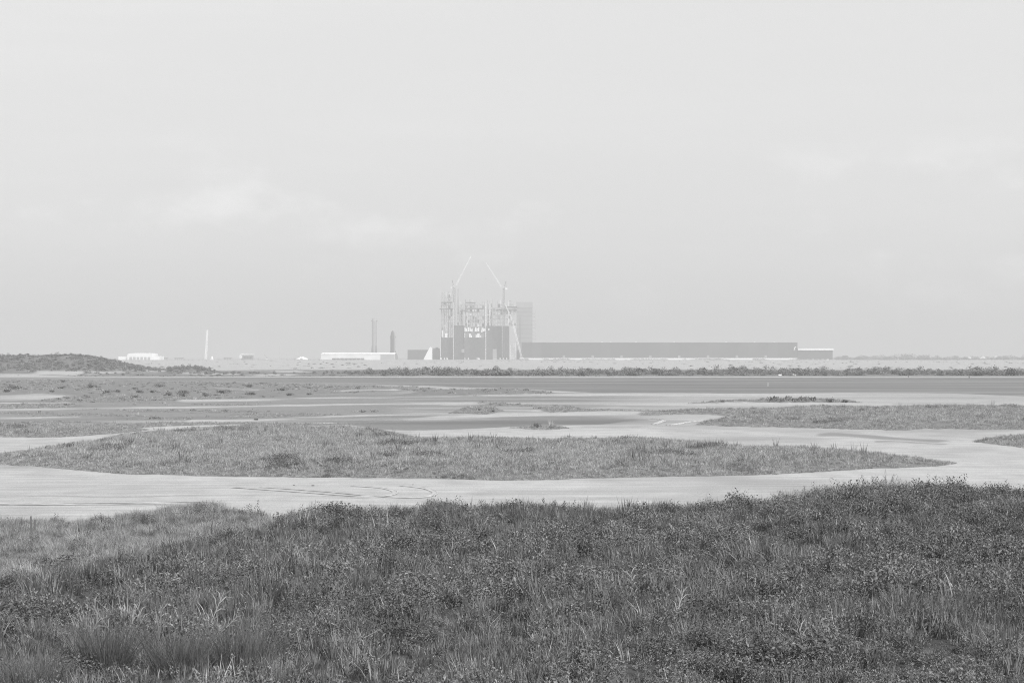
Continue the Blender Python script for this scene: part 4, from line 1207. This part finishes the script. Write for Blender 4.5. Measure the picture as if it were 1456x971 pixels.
leafy(478, 822, 0.7, 0.40, 'leafy bush with a dark hollow beneath it, left of the dune middle', 307)
leafy(240, 852, 0.8, 0.36, 'pale leafy bush just above the dry reeds', 309)
leafy(1080, 818, 0.75, 0.34, 'pale mat-like bush on the right-hand half of the dune', 311)
leafy(470, 735, 0.9, 0.42, 'dark leafy bush on the dune crest against the sand', 313, M_DARKLEAF)
leafy(625, 730, 0.7, 0.40, 'leafy bush on the dune crest below the tyre marks', 315)
leafy(85, 812, 0.6, 0.40, 'dark hollow-sided bush on the lower crest of the dune', 317, M_DARKLEAF)
leafy(1310, 705, 1.3, 0.36, 'sprawling bush on the highest part of the dune crest', 319)
leafy(1420, 715, 1.1, 0.34, 'dark sprawling bush on the dune crest near the picture edge', 321, M_DARKLEAF)
leafy(700, 812, 0.7, 0.36, 'leafy bush just beneath the wide one in the dune middle', 323)
leafy(250, 738, 0.5, 0.35, 'leafy bush between the two round fine bushes', 325)
plant('bare_shrub', 832, 745, (('branches', twigs(75, 0.62, 1.1, 0.010, 401, 3).mesh('branches', M_TWIG)),), 'bare dark twiggy shrub near the dune crest', 'shrub')
plant('bare_shrub', 448, 732, (('branches', twigs(34, 0.55, 1.2, 0.009, 403, 3).mesh('branches', M_TWIG)),), 'sparse bare twigs sticking out over the sand from the crest', 'shrub')
plant('bare_shrub', 1260, 700, (('branches', twigs(26, 0.55, 0.9, 0.010, 405, 2).mesh('branches', M_TWIG)),), 'thin bare twigs on the highest part of the dune', 'shrub')
def reed(px, py, lean, h, label, seed):
    r = random.Random(seed); h *= 1.2
    x, d, z = on_view(px, py)
    o = tag(empty('dry_reed', (x, d, z)), label, 'reed', 'pale dry reeds near the foot of the dune')
    tip = Vector((math.sin(lean)*h, r.uniform(-.1, .1), math.cos(lean)*h))
    MB().bar((0, 0, -0.05), tip, 0.016, 0.007).build('stem', M_STRAW, o)
    sd_ = tip.normalized()
    for i in range(8):
        t = 0.22 + 0.7*i/7; p = tip*t; sd = 1 if i % 2 else -1
        side = Vector((sd*math.cos(lean), r.uniform(-0.5, 0.5), -sd*math.sin(lean)))
        dr = (sd_ + side*r.uniform(0.35, 0.75)).normalized(); L_ = h*r.uniform(0.26, 0.42)
        m1 = p + dr*L_*0.55; m2 = p + (dr + side*0.25).normalized()*L_ + Vector((0, 0, -r.uniform(0.0, 0.25)*L_))
        w_ = dr.cross(Vector((0, 1, 0.3))).normalized()*0.008
        MB().add([p - w_*0.5, p + w_*0.5, m1 + w_, m1 - w_, m2], [(0, 1, 2, 3), (3, 2, 4)]).build('leaf', M_STRAW, o)
reed(165, 905, -0.65, 0.50, 'pale dry reed leaning left, leftmost of the reeds', 501)
reed(186, 908, 0.10, 0.42, 'short upright pale reed between the leaning ones', 502)
reed(204, 912, -0.12, 0.48, 'upright pale reed with drooping leaves, third along', 503)
reed(216, 916, 0.30, 0.50, 'pale reed leaning right, fourth along', 504)
reed(274, 906, -0.95, 0.42, 'pale dry stalk leaning far left before the fine bush', 505)
reed(291, 902, 0.42, 0.60, 'tallest pale dry reed, leaning right', 506)
reed(303, 906, 0.85, 0.42, 'pale reed leaning far right above the fine bush', 507)
reed(120, 920, 0.45, 0.45, 'pale stalk on its own left of the reeds', 508)
reed(955, 895, 0.30, 0.55, 'single pale reed in the dune grass at centre right', 509)
reed(902, 862, -0.10, 0.50, 'pale dry stalk in the dune grass below the leafy bushes', 510)
reed(1150, 940, -0.3, 0.5, 'pale dry stalk in the dune grass low on the right-hand side', 511)
# small white flowers
for i, (px, py) in enumerate(((281, 931), (288, 932), (296, 930), (640, 822), (646, 818), (752, 829), (1063, 745), (1215, 712))):
    x, d, z = on_view(px, py + 8)
    o = tag(empty('white_flower', (x, d, z)), ('first of three white flowers above the darkest fine bush', 'middle one of three white flowers above the darkest fine bush', 'last of three white flowers above the darkest fine bush', 'tiny white flower, lower of a pair, in the dune middle', 'tiny white flower, upper of a pair, in the dune middle', 'single tiny white flower below the wide leafy bushes', 'single tiny white flower on the slope below the far mound tip', 'tiny white flower close to the thin bare twigs')[i], 'flower', ['white flowers among the fine bushes', 'white flowers on the dune'][i > 2])
    MB().bar((0, 0, -0.03), (0, 0, 0.30), 0.006).build('stem', M_GRASS, o)
    for k in range(5):
        a = k*1.257
        MB().add([(0, 0, 0.30), (0.018*math.cos(a - .5), 0.018*math.sin(a - .5), 0.312), (0.03*math.cos(a), 0.03*math.sin(a), 0.318), (0.018*math.cos(a + .5), 0.018*math.sin(a + .5), 0.312)], [(0, 1, 2, 3)]).build('petal', M_FLOWER, o)

# ------------------------------------------------------------------ small things on the flats
def track(name, pts, width, label, raise_=0.014):
    P_ = [Vector((gx(a, gd(b)), gd(b), 0)) for a, b in pts]
    fine = []
    for i in range(len(P_) - 1):
        p0 = P_[max(i - 1, 0)]; p1, p2 = P_[i], P_[i + 1]; p3 = P_[min(i + 2, len(P_) - 1)]
        for k in range(10):
            t = k/10
            fine.append(0.5*((2*p1) + (p2 - p0)*t + (2*p0 - 5*p1 + 4*p2 - p3)*t*t + (3*p1 - p0 - 3*p2 + p3)*t**3))
    fine.append(P_[-1])
    zs, _, _ = terrain(np.array([p.x for p in fine]), np.array([p.y for p in fine]))
    prof = [(-0.5, 0.004), (-0.36, raise_ + 0.02), (-0.2, 0.012), (0.0, 0.008), (0.2, 0.012), (0.36, raise_), (0.5, 0.004)]
    vs, fs = [], []
    for i, p in enumerate(fine):
        t = (fine[min(i + 1, len(fine) - 1)] - fine[max(i - 1, 0)]).normalized(); nn = Vector((-t.y, t.x, 0))
        for o_, h_ in prof:
            v = p + nn*(o_*width); vs.append((v.x, v.y, float(zs[i]) + 0.012 + h_*random.uniform(0.7, 1.3)))
    m_ = len(prof)
    for i in range(len(fine) - 1):
        for k_ in range(m_ - 1):
            fs.append((i*m_ + k_, i*m_ + k_ + 1, (i+1)*m_ + k_ + 1, (i+1)*m_ + k_))
    mb = MB().add(vs, fs)
    tag(mb.build(name, M_TRACK), label, kind='structure')
M_TRACK = solid('churned_sand', 0.30, 0.95, var=0.3, scale=1.5, bump=0.3)
track('tyre_track', [(330, 693), (440, 701), (500, 705.5), (540, 705.6), (556, 703.6), (562, 700), (555, 696.4), (538, 693.4), (500, 691)], 0.27, 'inner curved tyre track on the pale sand')
track('tyre_track', [(370, 692.5), (460, 699), (540, 706.3), (592, 708), (611, 705), (618.5, 701), (612, 696.8), (598, 693.4), (570, 690.5)], 0.27, 'outer curved tyre track on the pale sand')
track('tyre_track', [(930, 603.5), (938, 600.5), (944, 598.2), (938, 596.5), (925, 595.6)], 0.5, 'short hooked tyre track by the far mound tip', 0.06)
track('tyre_track', [(950, 604.8), (965, 603), (980, 600.5), (1000, 598.6)], 0.5, 'diagonal tyre track by the far mound tip', 0.06)
track('tyre_track', [(-60, 718.5), (60, 718.2), (180, 717), (300, 715)], 0.24, 'straight tyre track on the sand, lower line of the pair', 0.006)
track('tyre_track', [(-60, 716.4), (60, 716.2), (180, 715.2), (300, 713.4)], 0.24, 'straight tyre track on the sand, upper line of the pair', 0.006)

# driftwood log and birds
x, d = gx(364, gd(597.4)), gd(597.4)
lg = tag(empty('driftwood_log', (x, d, 0.02)), 'short black driftwood log on the bright sand streak', 'log')
MB().lathe([(0.01, -0.21), (0.045, -0.2), (0.06, 0), (0.05, 0.2), (0.01, 0.21)], 10).build('trunk', M_BLACK, lg, loc=(0, 0, 0.06)).rotation_euler = (0, math.radians(90), 0)
MB().bar((0.05, 0, 0.08), (0.13, 0.02, 0.14), 0.04, 0.02).build('branch_stub', M_BLACK, lg)
bm_ = MB()
bird_body = MB().lathe([(0.005, -0.16), (0.03, -0.12), (0.065, -0.02), (0.06, 0.06), (0.035, 0.11), (0.022, 0.14), (0.03, 0.17), (0.022, 0.2), (0.006, 0.24)], 10)
bird_me = bird_body.mesh('bird_body', M_BIRD, True)
leg_me = MB().bar((0, 0, 0), (0, 0, 0.16), 0.014).mesh('leg', M_BIRD)
for i, (px, py) in enumerate(((352.6, 590), (356.4, 589.4), (360.6, 589.2), (364.8, 588.8), (359.3, 582.4))):
    d = gd(py); o = tag(empty('wading_bird', (gx(px, d), d, 0.0), random.uniform(-0.5, 0.5)),
        ['leftmost wading bird of the line above the log', 'second wading bird in the line above the log', 'third wading bird in the line above the log', 'wading bird at the end of the line, above the log', 'lone wading bird farther out than the line of four'][i], 'bird', 'small dark birds on the damp flat')
    b = link('body', bird_me, o, (0, 0, 0.24)); b.rotation_euler = (0, math.radians(62), 0); o.scale = (0.45, 0.45, 0.45)
    for s_ in (-1, 1): link('leg', leg_me, o, (0.0, 0.035*s_, 0))
for i, (px, py, lab) in enumerate(((445, 690.5, 'small black stone on the pale sand near the inner tyre track'), (418, 690, 'tiny grey stone left of the black one on the sand'), (587, 689, 'tiny dark stone on the sand above the outer tyre track'))):
    d = gd(py); r = random.Random(600 + i); sz_ = (0.045, 0.03, 0.025)[i]
    mb = MB().lathe([(0.02, 0), (1.0, 0.05), (1.15, 0.3), (0.8, 0.62), (0.3, 0.75), (0.02, 0.76)], 9)
    mb.v = [(a*sz_*r.uniform(.85, 1.15)*1.5, b*sz_*r.uniform(.85, 1.15), c_*sz_) for a, b, c_ in mb.v]
    tag(mb.build('stone', M_BLACK, None, (gx(px, d), d, 0.0)), lab, 'stone')
# posts and pale boxes by the water
def post(px, py, top, mat, label, thick):
    d = gd(py); x = gx(px, d); z, _, _ = terrain(np.array([x]), np.array([d])); z = float(z[0])
    o = tag(empty('marker_post', (x, d, z)), label, 'post')
    hgt = gz(top, d) - z
    MB().bar((0, 0, -0.1), (0, 0, hgt), thick, thick*0.85).build('shaft', mat, o)
    MB().box(-thick*0.7, thick*0.7, -thick*0.7, thick*0.7, hgt, hgt + thick*0.8).build('post_cap', mat, o)
post(1092, 548.5, 544.6, M_WHITE2, 'thin white marker post standing in the water', 0.07)
post(1292, 536.0, 533.6, M_DARKSTEEL, 'small dark post on the far shore, nearer the cactus island', 0.25)
post(1378, 537.4, 535.6, M_DARKSTEEL, 'small dark post on the far shore, nearer the rounded tree', 0.25)
for px, wpx, hpx, lab in ((1109, 4.6, 2.0, 'small white box on the far shore under the scrub'), (1127.5, 1.8, 2.6, 'narrow white box on the far shore, beside the wider one'), (1131, 1.5, 1.2, 'tiny white box on the far shore, outermost of three')):
    d = 640.0; x = gx(px, d); z = float(terrain(np.array([x]), np.array([d]))[0][0]); a = wpx*d/F/2; h_ = hpx*d/F
    o = tag(empty('storage_box', (x, d, z)), lab, 'box', 'white boxes on the far shore')
    MB().prism([(-a*0.9, 0), (a*0.9, 0), (a, h_*0.85), (-a, h_*0.85)], -0.35, 0.35).build('body', M_WHITE, o)
    MB().box(-a*1.05, a*1.05, -0.4, 0.4, h_*0.85, h_).build('lid', M_WHITE, o)
x, d, z = on_view(46, 758)
o = tag(empty('stake', (x, d, z)), 'pair of thin dark stakes in the grassy shelf beside the sand', 'stake')
MB().bar((-0.04, 0, -0.1), (-0.05, 0, 0.58), 0.05, 0.045).build('upright', M_WOOD, o)
MB().bar((0.07, 0.05, -0.1), (0.08, 0.05, 0.46), 0.05, 0.045).build('upright', M_WOOD, o)
plant('spiky_weed', 155, 752, (('leaf_blades', leaves(50, 0.22, 0.5, 0.06, 95).mesh('leaf_blades', M_DARKLEAF)), ('stems', twigs(8, 0.5, 0.3, 0.014, 96, 2).mesh('stems', M_TWIG))), 'single dark weed on the shelf edge against the sand', 'weed')
